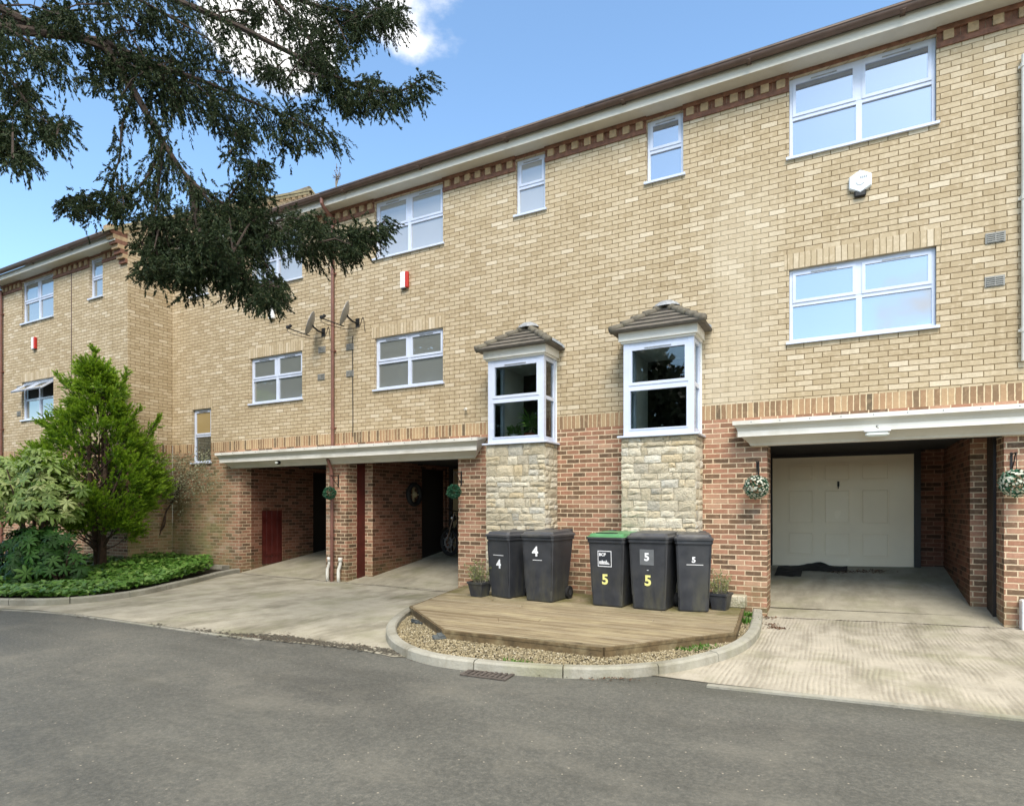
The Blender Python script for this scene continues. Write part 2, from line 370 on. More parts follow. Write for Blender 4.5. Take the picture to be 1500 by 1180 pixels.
def wloc(o):
    v = Vector((0, 0, 0))
    while o is not None: v += o.location; o = o.parent
    return v
def obj(name, mb, mat, parent=None, local=False, smooth=False, label=None):
    me = bpy.data.meshes.new(name)
    vs = mb.v
    if parent is not None and not local:
        w = wloc(parent); vs = [(v[0]-w.x, v[1]-w.y, v[2]-w.z) for v in vs]
    me.from_pydata(vs, [], mb.f)
    mats = mat if isinstance(mat, (list, tuple)) else [mat]
    for m in mats: me.materials.append(m)
    if len(mats) > 1: me.polygons.foreach_set('material_index', mb.mi)
    if smooth: me.polygons.foreach_set('use_smooth', [True]*len(me.polygons))
    me.update()
    o = bpy.data.objects.new(name, me); COL.objects.link(o)
    if parent is not None: o.parent = parent
    if label: o['label'] = label
    return o
def npobj(name, V, F, mat, parent=None, local=False, tip=None, mi=None):
    """V (n,3) float array, F (m,k) int array of faces all with k corners"""
    V = np.asarray(V, dtype=np.float32).copy(); F = np.asarray(F, dtype=np.int32)
    if parent is not None and not local:
        w = wloc(parent); V -= np.array((w.x, w.y, w.z), dtype=np.float32)
    me = bpy.data.meshes.new(name); k = F.shape[1]
    me.vertices.add(len(V)); me.vertices.foreach_set('co', V.ravel())
    me.loops.add(F.size); me.loops.foreach_set('vertex_index', F.ravel())
    me.polygons.add(len(F)); me.polygons.foreach_set('loop_start', np.arange(0, F.size, k, dtype=np.int32))
    me.update(calc_edges=True)
    for m in (mat if isinstance(mat, (list, tuple)) else [mat]): me.materials.append(m)
    if mi is not None: me.polygons.foreach_set('material_index', np.asarray(mi, dtype=np.int32))
    if tip is not None:
        a = me.attributes.new('tip', 'FLOAT', 'POINT'); a.data.foreach_set('value', np.asarray(tip, dtype=np.float32))
    o = bpy.data.objects.new(name, me); COL.objects.link(o)
    if parent is not None: o.parent = parent
    return o
def tag(o, label=None, cat=None, group=None, kind=None):
    if label: o['label'] = label
    if cat: o['category'] = cat
    if group: o['group'] = group
    if kind: o['kind'] = kind
    return o
def thing(name, label, cat, loc=(0, 0, 0), rz=0.0, group=None):
    o = bpy.data.objects.new(name, None); COL.objects.link(o); o.empty_display_size = .2
    o.location = loc; o.rotation_euler = (0, 0, rz); return tag(o, label, cat, group)
def text(name, body, size, mat, parent, loc, rot=(R(90), 0, 0), bold=.0, ext=.0012):
    cu = bpy.data.curves.new(name, 'FONT'); cu.body = body; cu.size = size; cu.align_x = 'CENTER'; cu.align_y = 'CENTER'
    cu.extrude = ext; cu.offset = bold*size; cu.resolution_u = 4
    t = bpy.data.objects.new(name+'_tmp', cu); COL.objects.link(t)
    dg = bpy.context.evaluated_depsgraph_get(); me = bpy.data.meshes.new_from_object(t.evaluated_get(dg))
    bpy.data.objects.remove(t); bpy.data.curves.remove(cu)
    me.name = name; me.materials.clear(); me.materials.append(mat)
    o = bpy.data.objects.new(name, me); COL.objects.link(o); o.parent = parent
    o.location = loc; o.rotation_euler = rot; return o

# ------------------------------------------------------------------ leaf fields
def leaves(C, D, L, W, jitter=.35, fold=0.0):
    """diamond leaves: centres C, directions D, length L, width W -> V,F (each its own island)"""
    C = np.asarray(C, float); D = np.asarray(D, float); n = len(C)
    D = D + rng.normal(0, jitter, (n, 3)); D /= np.linalg.norm(D, axis=1)[:, None]+1e-9
    A = np.cross(D, rng.normal(0, 1, (n, 3))); A /= np.linalg.norm(A, axis=1)[:, None]+1e-9
    L = np.broadcast_to(L, (n,))[:, None]*rng.uniform(.7, 1.3, (n, 1)); W = np.broadcast_to(W, (n,))[:, None]*rng.uniform(.7, 1.3, (n, 1))
    V = np.stack([C, C+D*L*.45+A*W*.5, C+D*L, C+D*L*.45-A*W*.5], 1).reshape(-1, 3)
    F = np.arange(4*n).reshape(-1, 4)
    return V, F

# ================================================================== GROUND
def ground_sheet(name, poly, h, mat, kind='structure'):
    import bmesh
    bm = bmesh.new()
    f = bm.faces.new([bm.verts.new((p[0], p[1], 0)) for p in poly])
    if f.normal.z < 0: f.normal_flip()
    bmesh.ops.triangulate(bm, faces=bm.faces[:])
    for gx, _ in GX[1:-1]:
        bmesh.ops.bisect_plane(bm, geom=bm.verts[:]+bm.edges[:]+bm.faces[:], plane_co=(gx, 0, 0), plane_no=(1, 0, 0))
    bmesh.ops.recalc_face_normals(bm, faces=bm.faces[:])
    if bm.faces[:][0].normal.z < 0: bmesh.ops.reverse_faces(bm, faces=bm.faces[:])
    for v in bm.verts: v.co.z = gz(v.co.x)+h
    me = bpy.data.meshes.new(name); bm.to_mesh(me); bm.free(); me.materials.append(mat)
    o = bpy.data.objects.new(name, me); COL.objects.link(o); o['kind'] = kind; return o
ground_sheet('road', [(-60, -60), (60, -60), (60, -.02), (-60, -.02)], -.002, m_asphalt)
ground_sheet('land', [(-60, -.02), (60, -.02), (60, 60), (-60, 60)], -.22, m_soil)

def smooth_path(pts, n=6):
    out = []
    P_ = [pts[0]]+list(pts)+[pts[-1]]
    for i in range(1, len(P_)-2):
        for j in range(n):
            t = j/n; a, b, c, d = P_[i-1], P_[i], P_[i+1], P_[i+2]
            out.append(.5*((2*b)+(c-a)*t+(2*a-5*b+4*c-d)*t*t+(3*b-a-3*c+d)*t**3))
    out.append(P_[-2]); return out

# kerb paths (outer top edge traced, then offset inward)
isl_outer = smooth_path([gp(x, y, .1) for x, y in ((660, 864), (610, 882), (578, 900), (566, 918), (578, 939), (625, 957), (705, 968), (800, 975), (900, 977), (1000, 967), (1075, 947), (1107, 926), (1115, 905), (1116, 886))], 8)
bed_outer = smooth_path([gp(x, y, .1) for x, y in ((-260, 868), (-120, 874), (0, 877), (90, 876), (190, 866), (270, 850), (320, 838), (352, 832))], 8)
def kerb(name, path, side, w=.12, h=.1, unit=.9):
    """side=+1: kerb body lies to the left of travel"""
    mb = MB(); L = [0]
    for a, b in zip(path, path[1:]): L.append(L[-1]+(b-a).length)
    off = []
    for i, p in enumerate(path):
        t = (path[min(i+1, len(path)-1)]-path[max(i-1, 0)]); t.z = 0; t.normalize()
        off.append(Vector((-t.y, t.x, 0))*side)
    b = .018
    def ring(i, sh=0):
        p = path[i]; o = off[i]; zb = gz(p.x)-.03; zt = gz(p.x)+h-sh
        return [Vector((p.x, p.y, zb))-o*.012, Vector((p.x, p.y, zt-b))-o*.004, Vector((p.x, p.y, zt))+o*b, Vector((p.x, p.y, zt))+o*(w-b), Vector((p.x, p.y, zt-b))+o*w, Vector((p.x, p.y, zb))+o*w]
    seg = 0; cur = []
    for i in range(len(path)):
        s = int(L[i]/unit)
        cur.append(i)
        if s != seg or i == len(path)-1:
            rr = [ring(j) for j in cur]
            # small joint gap: pull ends in
            if len(rr) > 1:
                d = (rr[1][0]-rr[0][0]).normalized()*.006
                rr[0] = [v+d for v in rr[0]]; d = (rr[-1][0]-rr[-2][0]).normalized()*.006; rr[-1] = [v-d for v in rr[-1]]
                dz = Vector((0, 0, random.uniform(-.004, .004))); rr = [[v+dz for v in q] for q in rr]
                vs = [v for q in rr for v in q]; m = 6
                fs = [(a*m+j, a*m+j+1, (a+1)*m+j+1, (a+1)*m+j) for a in range(len(rr)-1) for j in range(m-1)]
                fs += [tuple(range(m)), tuple(range(len(vs)-1, len(vs)-1-m, -1))]
                mb.add(vs, fs)
            seg = s; cur = [i]
    o = obj(name, mb, m_kerb); o['kind'] = 'structure'; return [p+o_*w for p, o_ in zip(path, off)]
isl_inner = kerb('kerb', isl_outer, 1)
bed_inner = kerb('kerb', bed_outer, 1)

# concrete drives
left_drive = [gp(x, y) for x, y in ((-60, 888), (60, 894), (150, 904), (250, 918), (400, 938), (520, 950), (575, 962))]
left_drive += [Vector((p.x, p.y, 0)) for p in isl_outer[::4] if p.x < -3.6 and (p.y > gp(575, 962).y)][::-1]
left_drive += [Vector((-6.2, 0.0, 0)), Vector((-12.25, 0.0, 0))] + [Vector((p.x, p.y, 0)) for p in bed_outer[::-4] if p.x > gp(-60, 888).x]
def clean(poly):
    out = []
    for p in poly:
        if not out or (Vector((p.x, p.y))-Vector((out[-1].x, out[-1].y))).length > .03: out.append(p)
    return out
ground_sheet('driveway', clean([Vector((p.x, p.y, 0)) for p in left_drive]), .004, m_conc)
rd = [gp(x, y) for x, y in ((925, 984), (1040, 1000), (1150, 1012), (1300, 1028), (1500, 1050))]
far_r = rd[-1] + (rd[-1]-rd[-2]).normalized()*6
right_drive = rd+[far_r, Vector((far_r.x, 0.0, 0)), Vector((-1.0, 0.0, 0))]+[Vector((p.x, p.y, 0)) for p in isl_outer[::-4] if p.x > gp(925, 984).x and p.y < -.1]
ground_sheet('driveway', clean([Vector((p.x, p.y, 0)) for p in right_drive]), .004, m_concrib)
# flush channel strips at the drive edges
def strip(name, pts, w, h, mat):
    mb = MB(); pts = smooth_path(pts, 6); n = len(pts)
    offs = []
    for i in range(n):
        t = pts[min(i+1, n-1)]-pts[max(i-1, 0)]; t.z = 0; t.normalize(); offs.append(Vector((-t.y, t.x, 0)))
    L = 0; gap = .9
    for i in range(n-1):
        a, b = pts[i], pts[i+1]; oa, ob = offs[i]*w, offs[i+1]*w
        q = [Vector((v.x, v.y, gz(v.x)+h)) for v in (a, b, b+ob, a+oa)]
        mb.quad(*q); lo = [v-Vector((0, 0, .02)) for v in q]; mb.quad(lo[0], lo[1], q[1], q[0])
    o = obj(name, mb, mat); o['kind'] = 'structure'; return o
strip('kerb', [gp(x, y) for x, y in ((1035, 1006), (1150, 1018), (1300, 1034), (1500, 1056))]+[far_r+Vector((0, -.05, 0))], .075, .016, m_kerb)
strip('kerb', [gp(x, y) for x, y in ((-60, 891), (60, 897), (150, 907), (250, 921), (380, 938))], .05, .010, m_kerb)
def crack(pts, w=.014):
    mb = MB(); pts = [Vector(p) for p in pts]
    ws = [w*random.uniform(.3, 1.6) for _ in pts]
    for i in range(len(pts)-1):
        a, b = pts[i], pts[i+1]; za, zb = gz(a.x)+.008, gz(b.x)+.008
        mb.quad((a.x, a.y-ws[i], za), (b.x, b.y-ws[i+1], zb), (b.x, b.y+ws[i+1], zb), (a.x, a.y+ws[i], za))
    o = obj('crack', mb, m_soil); o['kind'] = 'structure'
xs = np.linspace(-12.2, -6.2, 70); crack([(x, -.13+.03*math.sin(x*3)+random.uniform(-.012, .012), 0) for x in xs])
xs = np.linspace(-.95, 2.3, 50); crack([(x, -.09+.02*math.sin(x*3)+random.uniform(-.01, .01), 0) for x in xs], .010)

# planted bed soil and island fill
bi = [Vector((p.x, p.y, 0)) for p in bed_inner]
ground_sheet('soil', [Vector((-30, bi[0].y, 0))]+bi+[Vector((-12.4, -.01, 0)), Vector((-14.7, -.01, 0)), Vector((-14.73, -1.09, 0)), Vector((-30, -1.09, 0))], .07, m_soil)
ii = [Vector((p.x, p.y, 0)) for p in isl_inner]
ground_sheet('gravel_base', ii+[Vector((-1.0, -.01, 0)), Vector((-6.2, -.01, 0))], .012, m_soil)

# ================================================================== BUILDINGS
def wall_zone(mb, x0, x1, z0, z1, y, holes):
    """front wall rectangle in plane y, with holes (hx0,hx1,hz0,hz1,depth) and their reveals"""
    H = [(max(a, x0), min(b, x1), max(c, z0), min(d, z1), e, c >= z0-1e-6, d <= z1+1e-6) for a, b, c, d, e in holes if a < x1 and b > x0 and c < z1 and d > z0]
    xs = sorted({x0, x1, *[h[0] for h in H], *[h[1] for h in H]}); zs = sorted({z0, z1, *[h[2] for h in H], *[h[3] for h in H]})
    for xa, xb in zip(xs, xs[1:]):
        for za, zb in zip(zs, zs[1:]):
            cx, cz = (xa+xb)/2, (za+zb)/2
            if any(h[0] < cx < h[1] and h[2] < cz < h[3] for h in H): continue
            mb.quad((xa, y, za), (xb, y, za), (xb, y, zb), (xa, y, zb))
    for a, b, c, d, e, cb, ct in H:
        mb.quad((a, y, c), (a, y, d), (a, y+e, d), (a, y+e, c)); mb.quad((b, y, c), (b, y+e, c), (b, y+e, d), (b, y, d))
        if ct: mb.quad((a, y, d), (b, y, d), (b, y+e, d), (a, y+e, d))
        if cb: mb.quad((a, y, c), (a, y+e, c), (b, y+e, c), (b, y, c))

def window(house, x0, x1, z0, z1, y, g, cols=2, split=.5, opened=False, rec=.06, label=None, g2=None):
    fr = MB(); y0, y1 = y+rec, y+rec+.06; t = .045; zz = z0+.03
    fr.bbox(x0, x0+t, y0, y1, zz, z1, .004); fr.bbox(x1-t, x1, y0, y1, zz, z1, .004)
    fr.box(x0+t, x1-t, y0, y1, zz, zz+t); fr.box(x0+t, x1-t, y0, y1, z1-t, z1)
    zm = zz+(z1-zz)*split; mw = .035
    fr.box(x0+t, x1-t, y0+.001, y1, zm-.025, zm+.025)
    cw = (x1-x0-2*t)/cols
    for c in range(1, cols): xc = x0+t+cw*c; fr.box(xc-mw, xc+mw, y0-.002, y1, zz+t, zm-.025); fr.box(xc-mw, xc+mw, y0-.002, y1, zm+.025, z1-t)
    w = obj('window', fr, m_upvc, house, label=label)
    sb = MB(); sb.box(x0+.003, x1-.003, y, y+rec+.05, z0+.001, z0+.029); sb.box(x0-.035, x1+.035, y-.04, y-.001, z0-.006, z0+.028)
    obj('sill', sb, m_upvc, w)
    for c in range(cols):
        a = x0+t+cw*c+(mw if c else 0); b = x0+t+cw*(c+1)-(mw if c < cols-1 else 0)
        lo = MB(); lo.box(a, b, y0+.028, y0+.036, zz+t, zm-.025); obj('pane', lo, g2 or g, w)
        # opening light: sash frame + pane + trickle vent
        so = MB(); s = .04
        za, zb = zm+.025, z1-t; ya, yb = y0-.012, y0+.03
        so.box(a, a+s, ya, yb, za, zb); so.box(b-s, b, ya, yb, za, zb); so.box(a+s, b-s, ya, yb, za, za+s); so.box(a+s, b-s, ya, yb, zb-s, zb)
        pa = MB(); pa.box(a+s, b-s, y0+.006, y0+.014, za+s, zb-s)
        if opened:
            M = Matrix.Translation((0, ya, zb)) @ Matrix.Rotation(R(-52), 4, 'X') @ Matrix.Translation((0, -ya, -zb))
            so.v = [tuple(M @ Vector(v)) for v in so.v]; pa.v = [tuple(M @ Vector(v)) for v in pa.v]
            dk = MB(); dk.box(a, b, y1, y1+.01, za, zb); obj('dark_opening', dk, m_dark, w)
        so_o = obj('opening_sash', so, m_upvc, w)
        obj('pane', pa, g, w)
        if not opened:
            tv = MB(); cx = (a+b)/2; tv.box(cx-.16*min(1, (b-a)/.5), cx+.16*min(1, (b-a)/.5), ya-.008, ya-.001, zb-.028, zb-.012); obj('trickle_vent', tv, m_greymetal, w)
    return w

Z_SOL0, Z_SOL1, Z_TOP = 2.83, 3.045, 7.66
DB0 = 7.405
def dentil_band(house, x0, x1, y, gaps):
    segs = []; cur = x0
    for a, b in sorted(gaps):
        if a > cur: segs.append((cur, a))
        cur = max(cur, b)
    if cur < x1: segs.append((cur, x1))
    for a, b in segs:
        mb = MB(); mb.box(a, b, y-.022, y-.0005, DB0, DB0+.07, 0)
        mb.box(a, b, y-.040, y-.0005, Z_TOP-.065, Z_TOP-.001, 0)
        n = max(1, round((b-a)/.225)); st = (b-a)/n
        for i in range(n):
            c = a+st*(i+.5); j = random.uniform(-.004, .004)
            mb.box(c-.055, c+.055, y-.036+j, y-.0005, DB0+.071, Z_TOP-.066, 1)
            mb.box(c-st/2+.002, c-.06, y-.004, y-.0005, DB0+.071, Z_TOP-.066, 0); mb.box(c+.06, c+st/2-.002, y-.004, y-.0005, DB0+.071, Z_TOP-.066, 0)
        obj('dentil_course', mb, [m_redtrim, m_bufftrim], house)
    for a, b in gaps:
        mb = MB(); mb.box(a, b, y-.012, y-.0005, 7.602, Z_TOP-.001); obj('lintel', mb, m_redtrim, house)

def eaves(house, x0, x1, y, slope=.6, ridge_y=4.5, endcap=()):
    so = MB(); so.box(x0, x1, y-.28, y+.02, Z_TOP+.001, Z_TOP+.016)
    so.box(x0, x1, y-.296, y-.281, Z_TOP-.012, Z_TOP+.135)
    obj('soffit', so, m_cream, house)
    g = MB(); n = 10; prof = []
    for i in range(n+1):
        th = math.pi+math.pi*i/n; prof.append((y-.362+.062*math.cos(th), 7.84+.062*math.sin(th)*1.15))
    vs = []; 
    for x in (x0, x1): vs += [(x, a, b) for a, b in prof]
    m = n+1; fs = [(i, i+1, m+i+1, m+i) for i in range(n)]
    g.add(vs, fs); vs = []
    for x in (x0, x1): vs += [(x, y-.362+(a-(y-.362))*.9, 7.845+(b-7.84)*.9) for a, b in prof]
    g.add(vs, [(i+1, i, m+i, m+i+1) for i in range(n)])
    g.box(x0, x1, y-.430, y-.420, 7.832, 7.853); g.box(x0, x1, y-.304, y-.297, 7.832, 7.853)
    x = x0+.6
    while x < x1:
        g.box(x-.03, x+.03, y-.428, y-.298, 7.765, 7.772); x += 1.83
    obj('gutter', g, m_brown, house, smooth=True)
    r = MB(); za = 7.885; ys = y-.37; L = ridge_y-ys; k = 16
    # stepped tile courses so that the slope has a real profile
    for i in range(k):
        a, b = i/k, (i+1)/k
        pa = (ys+L*a, za+slope*L*a+.022); pb = (ys+L*b, za+slope*L*b+.004)
        r.quad((x0, pa[0], pa[1]), (x1, pa[0], pa[1]), (x1, pb[0], pb[1]), (x0, pb[0], pb[1]))
        r.quad((x0, pa[0], pa[1]-.022), (x1, pa[0], pa[1]-.022), (x1, pa[0], pa[1]), (x0, pa[0], pa[1]))
    zr = za+slope*L
    r.quad((x0, ridge_y, zr), (x1, ridge_y, zr), (x1, ridge_y+L, za), (x0, ridge_y+L, za))
    r.quad((x0, ys, za-.01), (x1, ys, za-.01), (x1, ys+.1, za+.03), (x0, ys+.1, za+.03))
    rf = obj('roof', r, m_tile, house)
    rt = MB(); rt.tube([(x0, ridge_y, zr), (x1, ridge_y, zr)], .11, 10); obj('ridge_tiles', rt, m_tilem, rf)

def canopy(house, xa, xb, mitre_a, mitre_b):
    """moulded board over the garage mouth: profile (out, z)"""
    prof = [(0.0, 2.775), (.36, 2.745), (.36, 2.688), (.335, 2.680), (.300, 2.645), (.282, 2.602), (.282, 2.602), (.282, 2.525), (.215, 2.518), (.155, 2.480), (.105, 2.440), (.085, 2.408), (0.0, 2.404)]
    mb = MB(); va = []; vb = []
    for o, z in prof:
        ia = (.36-o)*.75 if mitre_a and o > .0 else (0.27 if mitre_a and z < 2.5 else 0)
        ib = (.36-o)*.75 if mitre_b and o > .0 else (0.27 if mitre_b and z < 2.5 else 0)
        va.append((xa+ia, -o-.001, z)); vb.append((xb-ib, -o-.001, z))
    n = len(prof); fs = []; mi = []
    mb.v = va+vb
    for i in range(n-1):
        mb.f.append((i, i+1, n+i+1, n+i)); mb.mi.append(1 if i in (3, 4, 7, 8, 9, 10) else 0)
    mb.f.append(tuple(range(n))); mb.mi.append(0); mb.f.append(tuple(range(2*n-1, n-1, -1))); mb.mi.append(0)
    o = obj('canopy', mb, [m_white, m_cream], house)
    x = xa+.25
    while x < xb-.1:
        sc = MB(); sc.tube([(x, -.3605, 2.72), (x, -.365, 2.72)], .009, 8); x += .37; obj('screw_head', sc, m_greymetal, o)
    return o

def garage(house, xl, xr, il, ir, nl, nr, bd, dmat, dx0, dx1, entrance=None, cupboard=None, post_r=False, post_l=False, red_post=False):
    """xl..xr opening jambs; il, ir inner wall lines; nl, nr depth at which jamb steps to the inner wall"""
    zc = 2.52; slope = .136
    fz = lambda y, x: gz(x)+slope*y+.004
    w = MB()
    wi = MB(); jambs = []
    def side(xj, xi, yn, sgn, gaps=()):
        w = MB(); jambs.append(w)
        w.quad((xj, .0, -.3), (xj, 0.0, zc), (xj, yn, zc), (xj, yn, -.3)) if sgn > 0 else w.quad((xj, 0, -.3), (xj, yn, -.3), (xj, yn, zc), (xj, 0, zc))
        if abs(xi-xj) > .01: w.quad((xj, yn, -.3), (xi, yn, -.3), (xi, yn, zc), (xj, yn, zc))
        cur = yn; w_ = wi
        for a, b, z0, z1 in gaps:
            wi.quad((xi, cur, -.3), (xi, a, -.3), (xi, a, zc), (xi, cur, zc)); 
            wi.quad((xi, a, z1), (xi, b, z1), (xi, b, zc), (xi, a, zc))
            if z0 > -.2: wi.quad((xi, a, -.3), (xi, b, -.3), (xi, b, z0), (xi, a, z0))
            dx = -.09 if sgn > 0 else .09
            wi.quad((xi, a, z0), (xi+dx, a, z0), (xi+dx, a, z1), (xi, a, z1)); wi.quad((xi, b, z0), (xi+dx, b, z0), (xi+dx, b, z1), (xi, b, z1)); wi.quad((xi, a, z1), (xi+dx, a, z1), (xi+dx, b, z1), (xi, b, z1))
            cur = b
        wi.quad((xi, cur, -.3), (xi, bd, -.3), (xi, bd, zc), (xi, cur, zc))
    gl = []
    if cupboard: gl.append((cupboard[0], cupboard[1], cupboard[2], cupboard[3]))
    if entrance: gl.append((entrance[0], entrance[1], -.3, 2.42))
    side(xl, il, nl, 1, gl); side(xr, ir, nr, -1)
    wi.quad((il, bd, -.3), (ir, bd, -.3), (ir, bd, zc), (il, bd, zc))
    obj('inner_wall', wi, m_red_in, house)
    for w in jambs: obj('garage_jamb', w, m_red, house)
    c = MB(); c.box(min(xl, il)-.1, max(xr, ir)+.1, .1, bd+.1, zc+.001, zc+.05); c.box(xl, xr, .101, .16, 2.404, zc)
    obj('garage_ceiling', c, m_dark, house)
    f = MB(); N = 8; xs_ = [xl-.0, xr] 
    for i in range(N):
        ya, yb = bd*i/N, bd*(i+1)/N; a, b = (xl, xr) if ya < .3 else (min(xl, il), max(xr, ir))
        f.quad((a, ya, fz(ya, xl)), (b, ya, fz(ya, xr)), (b, yb, fz(yb, xr)), (a, yb, fz(yb, xl)))
    obj('garage_floor', f, m_concfloor, house)
    zb = .44
    fr = MB(); fr.box(dx0-.10, dx0-.004, bd-.10, bd-.002, .3, zc); fr.box(dx1+.004, dx1+.10, bd-.10, bd-.002, .3, zc); fr.box(dx0-.004, dx1+.004, bd-.10, bd-.002, 2.455, zc-.001)
    fo = obj('garage_door_frame', fr, m_blackwood, house)
    d = MB(); d.box(dx0, dx1, bd-.06, bd-.02, zb-.06, 2.45)
    W = dx1-dx0
    for (z0, z1) in ((.60, 1.07), (1.20, 1.86), (2.0, 2.33)):
        for k in range(3):
            a = dx0+W*(.115+k*.265); b = a+W*.20
            for (p0, p1, q0, q1) in ((a, b, z0, z0+.012), (a, b, z1-.012, z1), (a, a+.012, z0+.012, z1-.012), (b-.012, b, z0+.012, z1-.012)): d.box(p0, p1, bd-.074, bd-.0605, q0, q1)
            d.bbox(a+.03, b-.03, bd-.072, bd-.058, z0+.035, z1-.035, .010)
    gd = obj('garage_door', d, dmat, fo)
    h = MB(); xc = dx0+W*.49; h.box(xc-.018, xc+.018, bd-.10, bd-.069, 1.90, 1.99); h.tube([(xc, bd-.11, 1.92), (xc, bd-.11, 1.86)], .008, 6); obj('handle', h, m_metal, gd)
    if entrance:
        a, b = entrance[0], entrance[1]; e = MB(); e.box(il-.12, il-.05, a, b, .0, 2.42); obj('entrance_door', e, m_blackwood, house)
    if cupboard:
        a, b, z0, z1 = cupboard; e = MB(); n = 4
        for i in range(n): e.bbox(il-.05, il-.02, a+(b-a)*i/n+.002, a+(b-a)*(i+1)/n-.002, z0, z1, .004)
        e.box(il-.019, il-.006, a+.05, b-.05, z1-.26, z1-.20); e.box(il-.019, il-.006, a+.05, b-.05, z0+.2, z0+.26)
        cd = obj('cupboard_door', e, m_reddoor, house)
        kb = MB(); kb.tube([(il-.005, b-.07, (z0+z1)/2), (il+.01, b-.07, (z0+z1)/2)], .012, 8); obj('knob', kb, m_metal, cd)
    if post_r:
        p = MB(); p.box(xr-.035, xr-.001, .42, .80, gz(xr)+.05, zc-.001); obj('door_post', p, m_blackwood, house)
    if red_post:
        p = MB(); p.box(xl+.001, xl+.03, .30, .52, gz(xl)+.03, zc-.001); obj('door_post', p, m_reddoor, house)

def vents(house, pts, y=0):
    for x, z in pts:
        v = MB(); v.box(x-.1, x+.1, y-.012, y-.001, z-.065, z+.065); 
        for i in range(5): v.box(x-.085, x+.085, y-.022, y-.0125, z-.055+i*.024, z-.043+i*.024)
        v.box(x-.005, x+.005, y-.026, y-.0225, z-.06, z+.06)
        obj('air_vent', v, m_vent, house)
def soldier_lintel(house, x0, x1, z, y=0):
    mb = MB(); mb.box(x0-.06, x1+.06, y-.004, y-.0003, z, z+.215); obj('lintel', mb, m_buff_sol, house)
def downpipe(house, x, y, z0, z1, neck=True, mat=None, eave=.36):
    mb = MB(); pts = [(x, y, z0), (x, y, z1)]
    mb.tube([(x, y-.055, z0), (x, y-.055, z1)], .034, 12)
    z = z0+.35
    while z < z1: mb.tube([(x, y-.055, z), (x, y-.055, z+.05)], .043, 12); mb.box(x-.055, x+.055, y-.03, y-.001, z+.01, z+.04); z += 1.6
    if neck:
        mb.tube([(x, y-.055, z1-.05), (x, y-.055, z1+.04), (x, y-.12, z1+.10), (x, y-eave+.06, z1+.2), (x, y-eave, z1+.26), (x, y-eave, z1+.36)], .036, 12)
    return obj('downpipe', mb, mat or m_pipe, house)

def stone_base(house, x0, x1, y0, z0, z1):
    """random coursed rubble: real blocks on front and both flanks"""
    mb = MB(); mb.box(x0+.012, x1-.012, y0+.012, -.001, z0-.1, z1-.002, 1)
    def block(a, b, c, d, face):
        # a..b along wall, c..d in z ; grid front face with roughness
        nx, nz = 4, 3; g = []
        j = .008; ex = random.uniform(.0, .014)
        for kz in range(nz+1):
            for kx in range(nx+1):
                edge = kx in (0, nx) or kz in (0, nz)
                u = a+(b-a)*kx/nx+(random.uniform(-j, j) if edge else random.uniform(-.012, .012)); z = c+(d-c)*kz/nz+(random.uniform(-j, j) if edge else random.uniform(-.01, .01))
                o = (0.0 if edge else .007+ex*.6+random.uniform(-.005, .006))
                g.append((u, o, z))
        back = len(g)
        rim = [i for i in range(nx+1)]+[(nx+1)*k+nx for k in range(1, nz+1)]+[(nx+1)*nz+i for i in range(nx-1, -1, -1)]+[(nx+1)*k for k in range(nz-1, 0, -1)]
        g += [(g[i][0], -.02, g[i][2]) for i in rim]
        def w(p):
            if face == 'f': return (p[0], y0-p[1], p[2])
            if face == 'r': return (x1+p[1], p[0], p[2])
            return (x0-p[1], p[0], p[2])
        fs = [(k*(nx+1)+i, k*(nx+1)+i+1, (k+1)*(nx+1)+i+1, (k+1)*(nx+1)+i) for k in range(nz) for i in range(nx)]
        m = len(rim); fs += [(rim[(i+1) % m], rim[i], back+i, back+(i+1) % m) for i in range(m)]
        mb.add([w(p) for p in g], fs, 0)
    for face, ua, ub in (('f', x0, x1), ('r', y0+.012, -.004), ('l', y0+.012, -.004)):
        z = z0-.08
        while z < z1-.02:
            h = random.choice((.08, .10, .12, .15, .19)); h = min(h, z1-z)
            if z1-(z+h) < .06: h = z1-z
            u = ua
            while u < ub-.01:
                L = random.uniform(.09, .33); 
                if ub-(u+L) < .1: L = ub-u
                if h > .14 and random.random() < .45 and L < .28:
                    block(u+.005, u+L-.005, z+.005, z+h/2-.004, face); block(u+.005, u+L-.005, z+h/2+.004, z+h-.005, face)
                else: block(u+.005, u+L-.005, z+.005, z+h-.005, face)
                u += L
            z += h
    obj('stone_base', mb, [m_stone, m_mortar], house)

